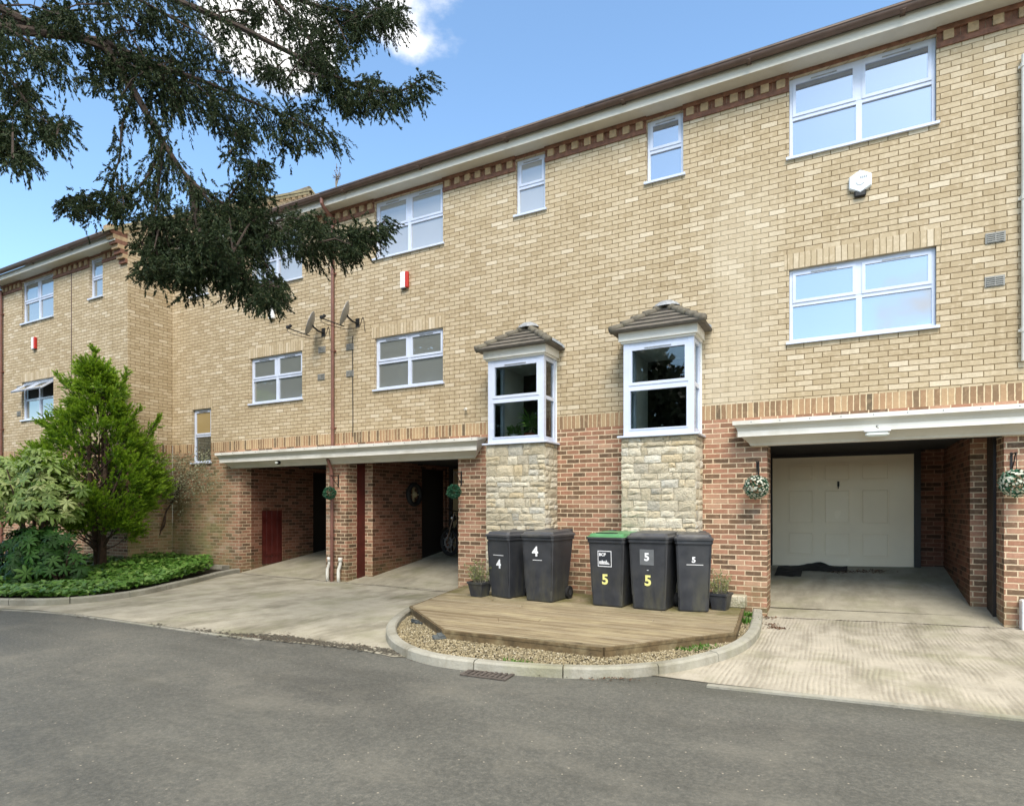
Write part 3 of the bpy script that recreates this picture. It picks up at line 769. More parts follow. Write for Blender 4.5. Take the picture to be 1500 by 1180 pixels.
def bay(house, x0, x1, plants=False):
    """box bay window on the stone pier, hipped tile roof; x0..x1 outer frame"""
    y0 = -.48; zs, zt = 2.60, 4.00
    stone_base(house, x0-.03, x1+.03, y0-.02, 0.05, zs-.03)
    b = bpy.data.objects.new('bay_window', None); COL.objects.link(b); b.parent = house; w = wloc(house); b.location = Vector(((x0+x1)/2, 0, zs))-w
    s = MB(); s.bbox(x0-.08, x1+.08, y0-.08, -.001, zs-.029, zs, .006); obj('sill', s, m_upvc, b)
    f = MB(); p = .085; zb = zs+.001
    for (a, c) in ((x0, x0+p), (x1-p, x1)): f.box(a, c, y0, y0+p, zb, zt)
    f.box(x0, x0+.06, -.07, -.001, zb, zt); f.box(x1-.06, x1, -.07, -.001, zb, zt)
    zm = zb+(zt-zb)*.52
    def face(a, c, ya, yb, along):
        for (z0_, z1_) in ((zb, zb+.085), (zm-.03, zm+.03), (zt-.07, zt)):
            if along == 'x': f.box(a, c, ya, yb, z0_, z1_)
            else: f.box(ya, yb, a, c, z0_, z1_)
    face(x0+p, x1-p, y0+.006, y0+.07, 'x'); face(y0+p, -.07, x0+.006, x0+.06, 'y'); face(y0+p, -.07, x1-.06, x1-.006, 'y')
    # sash frames on the front lights
    for (za, zc_) in ((zb+.085, zm-.03), (zm+.03, zt-.07)):
        a, c = x0+p, x1-p; t = .045 if za > zm else .02; ya = y0-.004
        f.box(a, a+t, ya, y0+.05, za, zc_); f.box(c-t, c, ya, y0+.05, za, zc_); f.box(a+t, c-t, ya, y0+.05, za, za+t); f.box(a+t, c-t, ya, y0+.05, zc_-t, zc_)
    obj('frame', f, m_upvc, b)
    tv = MB(); tv.box((x0+x1)/2-.2, (x0+x1)/2+.2, y0-.012, y0-.005, zt-.10, zt-.085); obj('trickle_vent', tv, m_greymetal, b)
    for (za, zc_) in ((zb+.085, zm-.03), (zm+.03, zt-.07)):
        q = MB(); q.box(x0+p, x1-p, y0+.03, y0+.036, za, zc_); obj('pane', q, g_clear, b)
        for xx in (x0+.03, x1-.036):
            q = MB(); q.box(xx, xx+.006, y0+p, -.07, za, zc_); obj('pane', q, g_clear, b)
    # inside: white reveals and ceiling, dark room behind
    l = MB(); l.box(x0+.001, x1-.001, y0+.1, .85, zt+.001, zt+.02); l.box(x0-.02, x0, .0, .85, zs-.04, zt); l.box(x1, x1+.02, .0, .85, zs-.04, zt); l.box(x0+.06, x1-.06, y0+.08, .3, zs+.001, zs+.03)
    obj('reveal', l, m_lining, b)
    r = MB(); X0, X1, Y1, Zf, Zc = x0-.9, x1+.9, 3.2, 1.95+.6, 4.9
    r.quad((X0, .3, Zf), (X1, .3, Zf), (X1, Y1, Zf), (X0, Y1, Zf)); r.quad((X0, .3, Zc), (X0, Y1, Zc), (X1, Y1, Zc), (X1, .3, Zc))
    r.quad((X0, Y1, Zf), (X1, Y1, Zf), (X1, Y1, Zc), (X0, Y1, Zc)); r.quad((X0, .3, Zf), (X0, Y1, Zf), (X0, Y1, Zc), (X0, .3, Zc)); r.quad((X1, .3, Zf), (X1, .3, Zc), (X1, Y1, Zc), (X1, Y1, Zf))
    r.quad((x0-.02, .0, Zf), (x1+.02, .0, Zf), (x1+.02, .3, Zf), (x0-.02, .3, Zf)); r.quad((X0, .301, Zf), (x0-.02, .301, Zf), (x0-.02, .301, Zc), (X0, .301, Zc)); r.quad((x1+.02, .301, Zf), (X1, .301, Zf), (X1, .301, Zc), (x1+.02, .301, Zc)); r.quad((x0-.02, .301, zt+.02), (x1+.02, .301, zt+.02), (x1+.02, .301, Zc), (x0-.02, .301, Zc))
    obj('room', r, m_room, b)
    fa = MB(); fa.box(x0-.06, x1+.06, y0-.06, -.001, zt+.03, zt+.165); fa.box(x0-.03, x1+.03, y0-.03, -.001, zt+.001, zt+.029); obj('fascia', fa, m_white, b)
    # roof
    e = .16; ex0, ex1, ey = x0-e, x1+e, y0-e; ze = zt+.16; ap = Vector(((x0+x1)/2, -.005, zt+.62))
    rf = MB(); c0, c1 = Vector((ex0, ey, ze)), Vector((ex1, ey, ze)); k0, k1 = Vector((ex0, -.005, ze+.0)), Vector((ex1, -.005, ze+.0))
    for (A, B) in ((c0, c1), (k0, c0), (c1, k1)):
        N = 5; nrm = (B-A).cross(ap-A).normalized()
        for i in range(N):
            t0, t1 = i/N, (i+1)/N
            a0, b0, a1, b1 = A.lerp(ap, t0)+nrm*.028, B.lerp(ap, t0)+nrm*.028, A.lerp(ap, t1)+nrm*.006, B.lerp(ap, t1)+nrm*.006
            rf.quad(a0, b0, b1, a1); rf.quad(A.lerp(ap, t0), B.lerp(ap, t0), b0, a0)
    rf.quad(c0, k0, k1, c1)
    ro = obj('roof', rf, m_tile, b)
    hp = MB()
    for c in (c0, c1):
        n = 5
        for i in range(n):
            a = c.lerp(ap, i/n); d = c.lerp(ap, (i+1.06)/n); jx = random.uniform(-.008, .008); hp.tube([a+Vector((jx, 0, .030)), d+Vector((jx, 0, .014))], [.066, .052], 8)
    obj('hip_tiles', hp, m_tilem, ro, smooth=True)
    fl = MB(); N = 9
    for A in (k0, k1):
        for i in range(N):
            a = A.lerp(ap, i/N)+Vector((0, -.004, .02)); d = A.lerp(ap, (i+1)/N)+Vector((0, -.004, .02)); fl.quad(a, d, d+Vector((0, 0, .07)), a+Vector((0, 0, .07+random.uniform(-.02, .03)))); fl.quad(a, d, d+Vector((0, -.10, .03)), a+Vector((0, -.1, .03)))
    fl.lathe([(.0, .085), (.07, .07), (.12, .03), (.16, -.04)], 9, Matrix.Translation(ap+Vector((.02, -.05, .02))) @ Matrix.Diagonal((1.35, .8, .8, 1)))
    obj('flashing', fl, m_lead, ro)
    return b

def house(label, x0, x1, y, garages, wins, lowwins=(), red=None, bottom=-.3, group='row of terraced houses'):
    h = thing('terraced_house', label, 'house', ((x0+x1)/2, y, 0), group=group)
    return h
WU = (6.44, 7.60); WM = (3.83, 4.89); WS = (6.60, 7.60)
def build_house(label, x0, x1, y, big, small, g, low=None, garage_open=None, canopy_x=None, red=m_red, dent=True, gu=None, gm=None, gs=None, opened=False, bayx=None):
    h = thing('terraced_house', label, 'house', ((x0+x1)/2, y, 0), group='terraced houses of the yard')
    bx0, bx1 = big; sx0, sx1 = small
    holes = [(bx0, bx1, WU[0], WU[1], .06), (bx0, bx1, WM[0], WM[1], .06), (sx0, sx1, WS[0], WS[1], .06)]
    if low: holes.append((*low, .06))
    if bayx: holes.append((bayx[0]-.02, bayx[1]+.02, 2.56, 4.02, .001))
    if garage_open: holes.append((garage_open[0], garage_open[1], -.5, 2.404, .001))
    if opened is None: pass
    b = MB(); wall_zone(b, x0, x1, Z_SOL1, Z_TOP, y, holes); 
    # closed body behind the facade (back and party walls)
    obj('upper_wall', b, m_buff, h)
    b = MB(); b.quad((x1, 9, -.3), (x0, 9, -.3), (x0, 9, 7.9), (x1, 9, 7.9)); obj('rear_wall', b, m_buff, h)
    s = MB(); wall_zone(s, x0, x1, Z_SOL0, Z_SOL1, y, holes); obj('soldier_course', s, m_red_sol, h)
    r = MB(); wall_zone(r, x0, x1, -.3, Z_SOL0, y, holes); obj('lower_wall', r, red, h)
    gaps = [(bx0-.0, bx1+.0), (sx0, sx1)]
    dentil_band(h, x0, x1, y, gaps)
    window(h, bx0, bx1, WU[0], WU[1], y, gu or g)
    window(h, bx0, bx1, WM[0], WM[1], y, gm or g, opened=opened, split=.52)
    window(h, sx0, sx1, WS[0], WS[1], y, gs or g, cols=1)
    soldier_lintel(h, bx0, bx1, WM[1], y)
    # solid backing so that no light leaks through the rooms
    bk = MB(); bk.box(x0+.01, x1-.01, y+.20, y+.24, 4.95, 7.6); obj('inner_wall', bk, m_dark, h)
    eaves(h, x0, x1, y)
    return h

H3 = build_house('buff brick house left of the long brown downpipe, green stained brick at its foot', -14.72, -9.29, 0, (-11.88, -10.23), (-14.0, -13.35), g_mid,
                 low=(-13.95, -13.25, 2.56, 3.88), garage_open=(-12.21, -9.53), red=m_red_moss, gu=g_blind, gm=g_mid, gs=g_mid)
window(H3, -13.95, -13.25, 2.56, 3.88, 0, g_amber, cols=1, g2=g_dark)
soldier_lintel(H3, -13.95, -13.25, 3.88)
canopy(H3, -12.62, -9.29, True, False)
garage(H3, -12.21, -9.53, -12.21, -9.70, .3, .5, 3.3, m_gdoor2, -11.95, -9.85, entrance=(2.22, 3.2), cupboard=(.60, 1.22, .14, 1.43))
vents(H3, [(at(472, 512).x, at(472, 512).z), (at(471, 552).x, at(471, 552).z)])
H4 = build_house('buff brick house with the bay window over the bins numbered 4', -9.29, -3.57, 0, (-8.22, -6.57), (-5.03, -4.46), g_mid,
                 garage_open=(-8.96, -6.23), bayx=(-5.31, -4.26), gu=g_blind, gm=g_mid, gs=g_blind)
canopy(H4, -9.29, -5.60, False, True)
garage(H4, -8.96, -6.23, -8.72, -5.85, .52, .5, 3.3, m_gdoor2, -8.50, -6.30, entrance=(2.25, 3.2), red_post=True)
bay(H4, -5.31, -4.26)
vents(H4, [(at(513, 508).x, at(513, 508).z), (at(513, 547).x, at(513, 547).z)])
H5 = build_house('buff brick house over the white garage door and the bins numbered 5', -3.57, 2.09, 0, (-.65, 1.08), (-2.70, -2.13), g_sky, garage_open=(-.94, 1.77), bayx=(-2.92, -1.87))
canopy(H5, -1.36, 2.09, True, False)
garage(H5, -.94, 1.77, -1.36, 1.56, .5, .87, 3.3, m_gdoor, -1.16, 1.12, post_r=True)
bay(H5, -2.92, -1.87)
vents(H5, [(at(1458, 348).x, at(1458, 348).z), (at(1457, 412).x, at(1457, 412).z)])
H6 = build_house('brick house continuing past the white downpipe at the right edge', 2.09, 7.75, 0, (3.1, 4.83), (6.31, 6.88), g_sky, garage_open=(2.41, 5.12), bayx=(6.05, 7.10))
canopy(H6, 2.09, 5.54, False, True)
garage(H6, 2.41, 5.12, 2.62, 5.54, .5, .5, 3.3, m_gdoor, 3.06, 5.34)
bay(H6, 6.05, 7.10)
# end wall of the terrace (outside the frame)
e = MB(); e.quad((7.75, 0, -.3), (7.75, 9, -.3), (7.75, 9, 7.9), (7.75, 0, 7.9)); e.add([(7.75, -.3, 7.8), (7.75, 9.3, 7.8), (7.75, 4.5, 10.7)], [(0, 1, 2)]); obj('end_wall', e, m_buff, H6)

# left block, standing 1.1 m forward
YB = -1.10
HL = build_house('brick house standing forward behind the conifer, top-hung windows open', -20.75, -14.72, YB, (-19.62, -18.0), (-16.32, -15.75), g_mid, gu=g_mid, gm=g_mid, gs=g_mid, opened=True)
g = MB()
def roofz(yy): return 7.885+.6*((yy-(YB-.37)) if yy < 4.5 else (4.5-(YB-.37))-(yy-4.5))
g.quad((-14.72, YB, 3.045), (-14.72, 9, 3.045), (-14.72, 9, 7.66), (-14.72, YB, 7.66))
g.add([(-14.72, YB, 7.66), (-14.72, 9, 7.66), (-14.72, 9, roofz(9)-.06), (-14.72, 4.5, roofz(4.5)-.06), (-14.72, YB, roofz(YB)-.06)], [(0, 1, 2, 3, 4)])
obj('gable_wall', g, m_buff, HL)
g = MB(); g.quad((-14.72, YB, -.3), (-14.72, -.002, -.3), (-14.72, -.002, 2.83), (-14.72, YB, 2.83)); obj('side_wall', g, m_red_moss, HL)
g = MB(); g.quad((-14.72, YB, 2.83), (-14.72, -.002, 2.83), (-14.72, -.002, 3.045), (-14.72, YB, 3.045)); obj('soldier_course', g, m_red_sol, HL)
g = MB()                                   # stepped brick corbel carrying the eaves at the corner, and the dentilled verge
for i in range(7):
    z = 7.22+i*.095; g.box(-14.98, -14.716, YB-.055*(i+1), YB-.0005, z, z+.093, i % 2)
g.box(-14.98, -14.716, YB-.40, YB-.0005, 7.885, 7.99, 1)
obj('corbel', g, [m_redtrim, m_bufftrim], HL)
for ya_, yb_ in ((YB-.1, 4.27), (4.55, 8.6)):
    g = MB(); yy = ya_
    while yy < yb_:
        for (a, b, o, hgt, mi) in ((0, .225, .05, .07, 1), (0, .11, .035, .14, 0)):
            za, zb = roofz(yy+a)-.05, roofz(yy+b)-.05
            g.add([(-14.718+x, y_, zz) for x in (0, o) for y_, zz in ((yy+a, za-hgt), (yy+b, zb-hgt), (yy+b, zb), (yy+a, za))], [(4, 5, 6, 7), (0, 1, 5, 4), (3, 2, 6, 7), (0, 4, 7, 3), (1, 2, 6, 5)], mi)
        yy += .225
    obj('verge_dentils', g, [m_bufftrim, m_stonecap], HL)
g = MB()
for a, b in ((YB-.45, 4.5), (4.5, 9.4)):
    n = 12
    for i in range(n):
        p, q = a+(b-a)*i/n, a+(b-a)*(i+1)/n
        g.add([(x, y_, roofz(y_)+dz) for x in (-14.95, -14.655) for y_, dz in ((p, -.03), (q, -.03), (q, .035), (p, .035))], [(4, 5, 6, 7), (3, 2, 6, 7), (0, 1, 5, 4), (0, 3, 7, 4), (1, 2, 6, 5), (0, 1, 2, 3)])
obj('verge_tiles', g, m_stonecap, HL)
downpipe(HL, at(5, 500, YB).x, YB, .1, 7.45)
cb = MB(); x = at(105, 500, YB).x; cb.box(x-.009, x+.009, YB-.012, YB-.0005, 3.1, 7.40); obj('movement_joint', cb, m_brown, HL)
xv = at(28, 560, YB); vents(HL, [(xv.x, 4.75), (xv.x, 4.05)], YB)
downpipe(H3, at(490, 500).x, 0, 2.78, 7.42)
mb = MB(); x = at(490, 500).x; mb.tube([(x, -.20, 2.51), (x, -.10, 2.30), (x, -.075, 2.15), (x, -.075, gz(x)-.02)], .034, 12)
for z in (.9, 1.9): mb.tube([(x, -.075, z), (x, -.075, z+.05)], .043, 12)
obj('downpipe', mb, m_pipe, H3)
downpipe(H5, at(1499.5, 450).x, 0, 3.3, 7.0, neck=False, mat=m_white)
# white boiler flue stub / clips on house 4
mb = MB(); p = at(683, 600); mb.tube([p+Vector((0, 0, 0)), p+Vector((0, -.05, 0)), p+Vector((.05, -.08, .01))], .02, 8); obj('overflow_pipe', mb, m_white, H4)
# white drain shoes at the pillar foot
for px in (485, 501):
    x = at(px, 830).x; z = gz(x)
    mb = MB(); pts = [(x, -.05, z+.50), (x, -.05, z+.36), (x-.03, -.07, z+.25), (x-.015, -.09, z+.12), (x, -.10, z-.01)]
    mb.tube(pts, [.032, .032, .034, .034, .034], 10); mb.tube([(x, -.05, z+.42), (x, -.05, z+.50)], .045, 10)
    tag(obj('drain_pipe', mb, m_white, smooth=True), ('white plastic drain pipe on the left of the brown downpipe foot' if px < 490 else 'white plastic drain pipe on the right of the brown downpipe foot'), 'drain pipe', 'white drain pipes at the pillar')
x = at(1497, 900).x; mb = MB(); z = gz(x); mb.bbox(x-.03, x+.18, -.16, -.003, z-.02, z+.36, .012); mb.box(x-.025, x+.175, -.164, -.16, z+.22, z+.235)
tag(obj('meter_box', mb, m_whitebox), 'white box low on the pillar at the right edge', 'utility box')

# ================================================================== WALL FITTINGS
def alarm(p, kind, label):
    t = thing('alarm_box', label, 'alarm box', p, group='alarm boxes on the houses')
    if kind == 'hex':
        m = MB(); r = .155
        ring = [(r*math.cos(a)*1.0, r*math.sin(a)) for a in [R(30+60*i) for i in range(6)]]
        a = [(x, -.0, z) for x, z in ring]; b = [(x, -.045, z) for x, z in ring]; c = [(x*.9, -.06, z*.9) for x, z in ring]
        fs = [(i, (i+1) % 6, 6+(i+1) % 6, 6+i) for i in range(6)]+[(6+i, 6+(i+1) % 6, 12+(i+1) % 6, 12+i) for i in range(6)]+[tuple(range(12, 18))]
        m.add(a+b+c, fs); obj('cover', m, m_chromish, t, local=True)
        k = MB(); k.bbox(-.07, .07, -.05, -.002, -.20, -.10, .015); obj('siren', k, m_metal, t, local=True)
        k = MB()
        for i in range(7):
            th = R(200+i*20); k.box(.0+.05*math.cos(th)-.008, .05*math.cos(th)+.008, -.063, -.0602, .0+.05*math.sin(th)-.006, .05*math.sin(th)+.006)
        for i in range(4): k.box(.0+i*.022, .014+i*.022, -.063, -.0602, .035, .062)
        obj('emblem', k, m_greymetal, t, local=True)
    else:
        w = .085
        m = MB(); m.bbox(-w, w if kind == 'white' else .03, -.07, -.001, -.16, .16, .012); obj('cover', m, m_whitebox, t, local=True)
        if kind == 'redwhite':
            k = MB(); k.bbox(.031, w+.01, -.07, -.001, -.155, .155, .012); obj('strobe_side', k, m_redbox, t, local=True)
        k = MB(); k.box(-w*.7, w*.3, -.06, -.01, -.172, -.161); obj('siren', k, m_metal, t, local=True)
m_chromish = simple('pale_glossy_cover', (.74, .80, .85), .12, .04, 4, spec=.8)
alarm(at(1260, 268), 'hex', 'white six-sided alarm box under the top window right')
alarm(at(594, 411), 'redwhite', 'red and white alarm box between the middle house windows')
alarm(at(400, 457), 'white', 'plain white alarm box left of the satellite dishes')
alarm(at(52, 503, YB), 'redwhite', 'red and white alarm box at far left above open window')

def dish(px, py, lab, arm):
    p = at(px, py); t = thing('satellite_dish', lab, 'satellite dish', p, group='satellite dishes by the downpipe')
    # concave dish facing towards the left, edge-on from here
    az = R(218); el = R(20)
    n = Vector((math.cos(az)*math.cos(el), math.sin(az)*math.cos(el), math.sin(el)))
    q = n.to_track_quat('Z', 'Y').to_matrix().to_4x4()
    M = Matrix.Translation((-.05, -.32, .08)) @ q
    m = MB(); prof = [(.0, -.05), (.08, -.046), (.15, -.032), (.21, -.012), (.25, .006), (.262, .008), (.25, -.002), (.21, -.022), (.15, -.043), (.08, -.057), (0, -.061)]
    m.lathe([(r*.9, z) for r, z in prof], 28, M @ Matrix.Diagonal((1, 1.08, 1, 1))); obj('reflector', m, m_greymetal, t, local=True, smooth=True)
    k = MB(); k.tube([(0, -.0, -.05), (0, -.14, -.05), (-.01, -.26, .0), (-.02, -.29, .05)], .019, 8); k.box(-.05, .05, -.01, -.001, -.13, .05); obj('wall_bracket', k, m_metal, t, local=True)
    a = MB(); bot = M @ Vector((0, -.24, .0)) ; tip = M @ Vector((0, -.22, .42)); low = Vector((bot.x, bot.y, bot.z))
    lowp = min(((M @ Vector((math.cos(th)*.24, math.sin(th)*.25, 0))) for th in np.linspace(0, 6.28, 40)), key=lambda v: v.z)
    tipp = lowp + n*.38 + Vector((0, 0, -.02))
    a.tube([lowp-n*.08, tipp], .011, 6); ao = obj('feed_arm', a, m_metal, t, local=True)
    l = MB(); d = (M @ Vector((0, 0, 0))-tipp).normalized(); l.tube([tipp, tipp+d*.07+Vector((0, 0, .05))], [.025, .035], 10); l.bbox(tipp.x-.03, tipp.x+.03, tipp.y-.03, tipp.y+.03, tipp.z-.01, tipp.z+.05, .006); obj('receiver', l, m_metal, ao, local=True)
    c = MB(); pts = [tipp, tipp+Vector((.05, 0, -.10)), Vector((-.12, -.2, -.2)), Vector((.05, -.02, -.12)), Vector((.15, -.01, .05)), Vector((.2, -.01, -.25))]
    c.tube(smooth_path([Vector(v) for v in pts], 6), .006, 5); obj('cable', c, m_metal, t, local=True)
    return t
dish(474, 484, 'grey satellite dish left of the brown downpipe', -1)
dish(524, 470, 'grey satellite dish right of the brown downpipe', 1)
xc = at(517, 560).x; mb = MB(); mb.tube([(xc, -.012, 5.0), (xc, -.012, 4.2), (xc+.01, -.012, 3.4), (xc+.005, -.012, 2.95)], .008, 6); obj('cable', mb, m_metal, H4)

def bracket(t, sc=1.0):
    k = MB(); k.box(-.012, .012, -.012, -.001, .12, .38); k.tube([(0, -.01, .36), (0, -.26, .36)], .009, 6); k.tube([(0, -.012, .16), (0, -.12, .25), (0, -.20, .35)], .007, 6)
    k.tube([(0, -.25, .36), (0, -.252, .22), (0, -.25, .12)], .004, 5); obj('bracket', k, m_metal, t, local=True)
def ball(px, py, r, kind, label, grp):
    p = at(px, py, -.25); t = thing('hanging_ball', label, 'hanging plant' if kind == 'flower' else 'topiary ball', (p.x, 0, p.z), group=grp); bracket(t)
    n = 900; u = rng.normal(0, 1, (n, 3)); u /= np.linalg.norm(u, axis=1)[:, None]
    C = u*(r*rng.uniform(.72, .93, (n, 1)))+np.array((0, -.25, 0))
    V, F = leaves(C, u, .035, .022, .6); npobj('leaves', V, F, m_topiary, t, local=True)
    if kind == 'flower':
        m = 260; u = rng.normal(0, 1, (m, 3)); u /= np.linalg.norm(u, axis=1)[:, None]; VV = []; FF = []
        for i in range(m):
            c = u[i]*r*.98+np.array((0, -.25, 0)); nv = Vector(u[i]); a = nv.orthogonal().normalized(); b = nv.cross(a); rr = random.uniform(.011, .019)
            o = len(VV); 
            for j in range(6): th = j*math.pi/3; VV.append(c+np.array((a*math.cos(th)+b*math.sin(th))*rr)+u[i]*.006*(j % 2))
            FF.append([o+j for j in range(6)])
        npobj('flowers', VV, FF, m_petal, t, local=True)
ball(483, 722, .125, 'green', 'dark green topiary ball hanging in front of the brown downpipe pillar', 'green topiary balls')
ball(665, 720, .125, 'green', 'dark green topiary ball hanging at the motorcycle garage pillar', 'green topiary balls')
ball(1108, 713, .165, 'flower', 'white flowered ball hanging left of the white garage door', 'white flowered hanging balls')
ball(1489, 707, .165, 'flower', 'white flowered ball hanging on the right edge pillar', 'white flowered hanging balls')

# lamp and number above the white garage
p = at(1285, 637, -.30); t = thing('bulkhead_lamp', 'white bulkhead lamp under the number 5 on the garage canopy', 'lamp', (p.x, -.16, 2.50))
mb = MB(); mb.bbox(-.15, .15, -.17, -.05, .0, .035, .01); obj('housing', mb, m_whitebox, t, local=True)
mb = MB(); mb.bbox(-.135, .135, -.16, -.06, -.055, -.001, .02); obj('diffuser', mb, m_panel, t, local=True)
text('house_number', '5', .085, m_metal, H5, Vector((p.x, -.2835, 2.555))-wloc(H5), bold=.0)
p = at(408, 684, -.2); t = thing('sensor_light', 'small dark sensor under the left garage canopy', 'sensor', (p.x, -.2, 2.50))
mb = MB(); mb.lathe([(0, .01), (.03, .01), (.045, -.01), (.045, -.04), (.025, -.06), (0, -.065)], 14); obj('housing', mb, m_metal, t, local=True, smooth=True)
mb = MB(); mb.box(-.03, .03, -.07, -.04, -.04, -.01); obj('lens', mb, m_panel, t, local=True)

# ================================================================== DECK ISLAND
DZ = .135
dk = [gp(x, y, DZ+.0) for x, y in ((603, 887), (652, 921), (884, 947), (1075, 925), (1088, 886))]
dzt = -.045+DZ
poly = [(p.x, p.y) for p in dk]+[(dk[-1].x+.02, -.02), (-6.05, -.02)]
def clipx(y):
    xs_ = []
    for (a, b) in zip(poly, poly[1:]+poly[:1]):
        if (a[1]-y)*(b[1]-y) < 0: xs_.append(a[0]+(b[0]-a[0])*(y-a[1])/(b[1]-a[1]))
    return (min(xs_), max(xs_)) if len(xs_) > 1 else None
deck = thing('timber_deck', 'low weathered timber deck under the bins, green with algae near the wall', 'deck', (-3.6, -1.2, gz(-3.6)))
mb = MB(); bw = .118; y = min(p[1] for p in poly)+.002
while y < -.05:
    y1 = min(y+bw, -.022); a = clipx(y+.003); b = clipx(y1-.003)
    if a and b:
        cuts = sorted(random.sample([.22, .35, .5, .62, .78], 1)) if a[1]-a[0] > 3 else []
        ts = [0]+cuts+[1]
        for t0, t1 in zip(ts, ts[1:]):
            g_ = .0025; dz = random.uniform(-.003, .003)
            q = [(a[0]+(a[1]-a[0])*t0+g_, y+.003), (a[0]+(a[1]-a[0])*t1-g_, y+.003), (b[0]+(b[1]-b[0])*t1-g_, y1-.003), (b[0]+(b[1]-b[0])*t0+g_, y1-.003)]
            mb.prism(q, dzt-.025, dzt+dz)
            nr = 5   # grooves
            for r_ in range(1, nr):
                f = r_/nr; 
                l = [q[0][0]*(1-f)+q[3][0]*f+.01, q[0][1]*(1-f)+q[3][1]*f]; rr = [q[1][0]*(1-f)+q[2][0]*f-.01, l[1]]
                mb.box(l[0], rr[0], l[1]-.0075, l[1]+.0075, dzt+dz, dzt+dz+.0022)
    y += bw
obj('boards', mb, m_wood, deck)
mb = MB()
edge = [Vector((p[0], p[1], 0)) for p in poly[:5]]
edge = [Vector((poly[-1][0], poly[-1][1], 0))]+edge+[Vector((poly[5][0], poly[5][1], 0))]
for a, b in zip(edge, edge[1:]):
    d = (b-a).normalized(); nrm = Vector((d.y, -d.x, 0))
    a2, b2 = a+nrm*.001, b+nrm*.001
    for (z0_, z1_, th) in ((dzt-.032, dzt-.002, .034), (dzt-.115, dzt-.034, .028)):
        q = [a2, b2, b2+nrm*th, a2+nrm*th]; mb.prism([(v.x, v.y) for v in q], z0_, z1_)
obj('edge_board', mb, simple('dark_deck_edge', (.125, .088, .042), .85, .35, 12, bumpst=.4, dirt=(.30, .25, .14), dsc=4), deck)  # edge boards in a darker brown than the deck boards
mb = MB()
for yy in (-.4, -1.0, -1.5): c_ = clipx(yy); mb.box(c_[0]+.1, c_[1]-.1, yy-.03, yy+.03, -.05, dzt-.026)
obj('joist', mb, m_blackwood, deck)

# gravel between kerb and deck
def inpoly(x, y, P):
    c = False; n = len(P)
    for i in range(n):
        x1_, y1_ = P[i][0], P[i][1]; x2_, y2_ = P[i-1][0], P[i-1][1]
        if (y1_ > y) != (y2_ > y) and x < (x2_-x1_)*(y-y1_)/(y2_-y1_)+x1_: c = not c
    return c
islpoly = [(p.x, p.y) for p in isl_inner]+[(-1.0, -.02), (-6.2, -.02)]
VV = []; FF = []; cnt = 0
octv = np.array([(1, 0, 0), (-1, 0, 0), (0, 1, 0), (0, -1, 0), (0, 0, 1), (0, 0, -1)], float)
octf = [(0, 2, 4), (2, 1, 4), (1, 3, 4), (3, 0, 4), (2, 0, 5), (1, 2, 5), (3, 1, 5), (0, 3, 5)]
while cnt < 15000:
    x = random.uniform(-6.4, -.9); y = random.uniform(-4.4, -.05)
    if not inpoly(x, y, islpoly): continue
    if inpoly(x, y-.04 if y > -1 else y+.02, poly) and inpoly(x+.03, y, poly) and inpoly(x-.03, y, poly): continue
    s = random.uniform(.008, .018); o = len(VV)
    M = Matrix.Rotation(random.uniform(0, 6), 3, 'Z') @ Matrix.Rotation(random.uniform(-.6, .6), 3, 'X')
    sv = octv*rng.uniform(.6, 1.1, (6, 1))*s*np.array((1.2, 1, .7)); sv = sv @ np.array(M).T
    VV.extend(sv+np.array((x, y, gz(x)+.020+random.uniform(0, .014)))); FF.extend([[o+i for i in f] for f in octf]); cnt += 1
tag(npobj('gravel', VV, FF, m_gravel), 'cream gravel between the kerb and the deck', 'gravel', kind='stuff')
for i, (px, py, lab) in enumerate(((610, 911, 'grey slate piece lying on the gravel left of the deck'), (645, 933, 'small brown stone on the gravel by the deck corner'))):
    p = gp(px, py, .045); mb = MB(); M = Matrix.Translation(p) @ Matrix.Rotation(random.uniform(0, 3), 4, 'Z') @ Matrix.Rotation(R(18), 4, 'X')
    mb.bbox(-.09, .07, -.05, .05, -.015, .02, .008, M=M); mb.bbox(-.03, .06, -.03, .06, .018, .035, .006, M=M); tag(obj('stone', mb, m_slate), lab, 'stone')

# drain grate
a, b, c_, d_ = gp(690, 979, .004), gp(745, 979, .004), gp(742, 995, .004), gp(688, 993, .004)
cx, cy = (a.x+b.x+c_.x+d_.x)/4, (a.y+b.y+c_.y+d_.y)/4
t = thing('drain_grate', 'rusty slotted drain grate in the road at the kerb', 'drain', (cx, cy, gz(cx)), R(4))
mb = MB(); W, D = .235, .145
mb.box(-W, W, -D, D, .0015, .003, 1); mb.box(-W, W, -D, -D+.022, .003, .014); mb.box(-W, W, D-.022, D, .003, .014); mb.box(-W, -W+.022, -D+.022, D-.022, .003, .014); mb.box(W-.022, W, -D+.022, D-.022, .003, .014)
m_rust = simple('rusted_iron', (.105, .088, .075), .8, .35, 20, bumpst=.4)
obj('frame', mb, [m_rust, m_dark], t, local=True)
for k in range(3):
    mb = MB(); y0_ = -D+.026+k*(2*D-.052)/3; y1_ = y0_+(2*D-.052)/3-.012
    x = -W+.03
    while x < W-.03:
        mb.prism([(x, y0_), (x+.020, y0_), (x+.034, y1_), (x+.014, y1_)], .0062, .0155); x += .050
    mb.box(-W+.023, W-.023, y1_+.001, y1_+.010, .0032, .013); obj('bar', mb, m_rust, t, local=True)

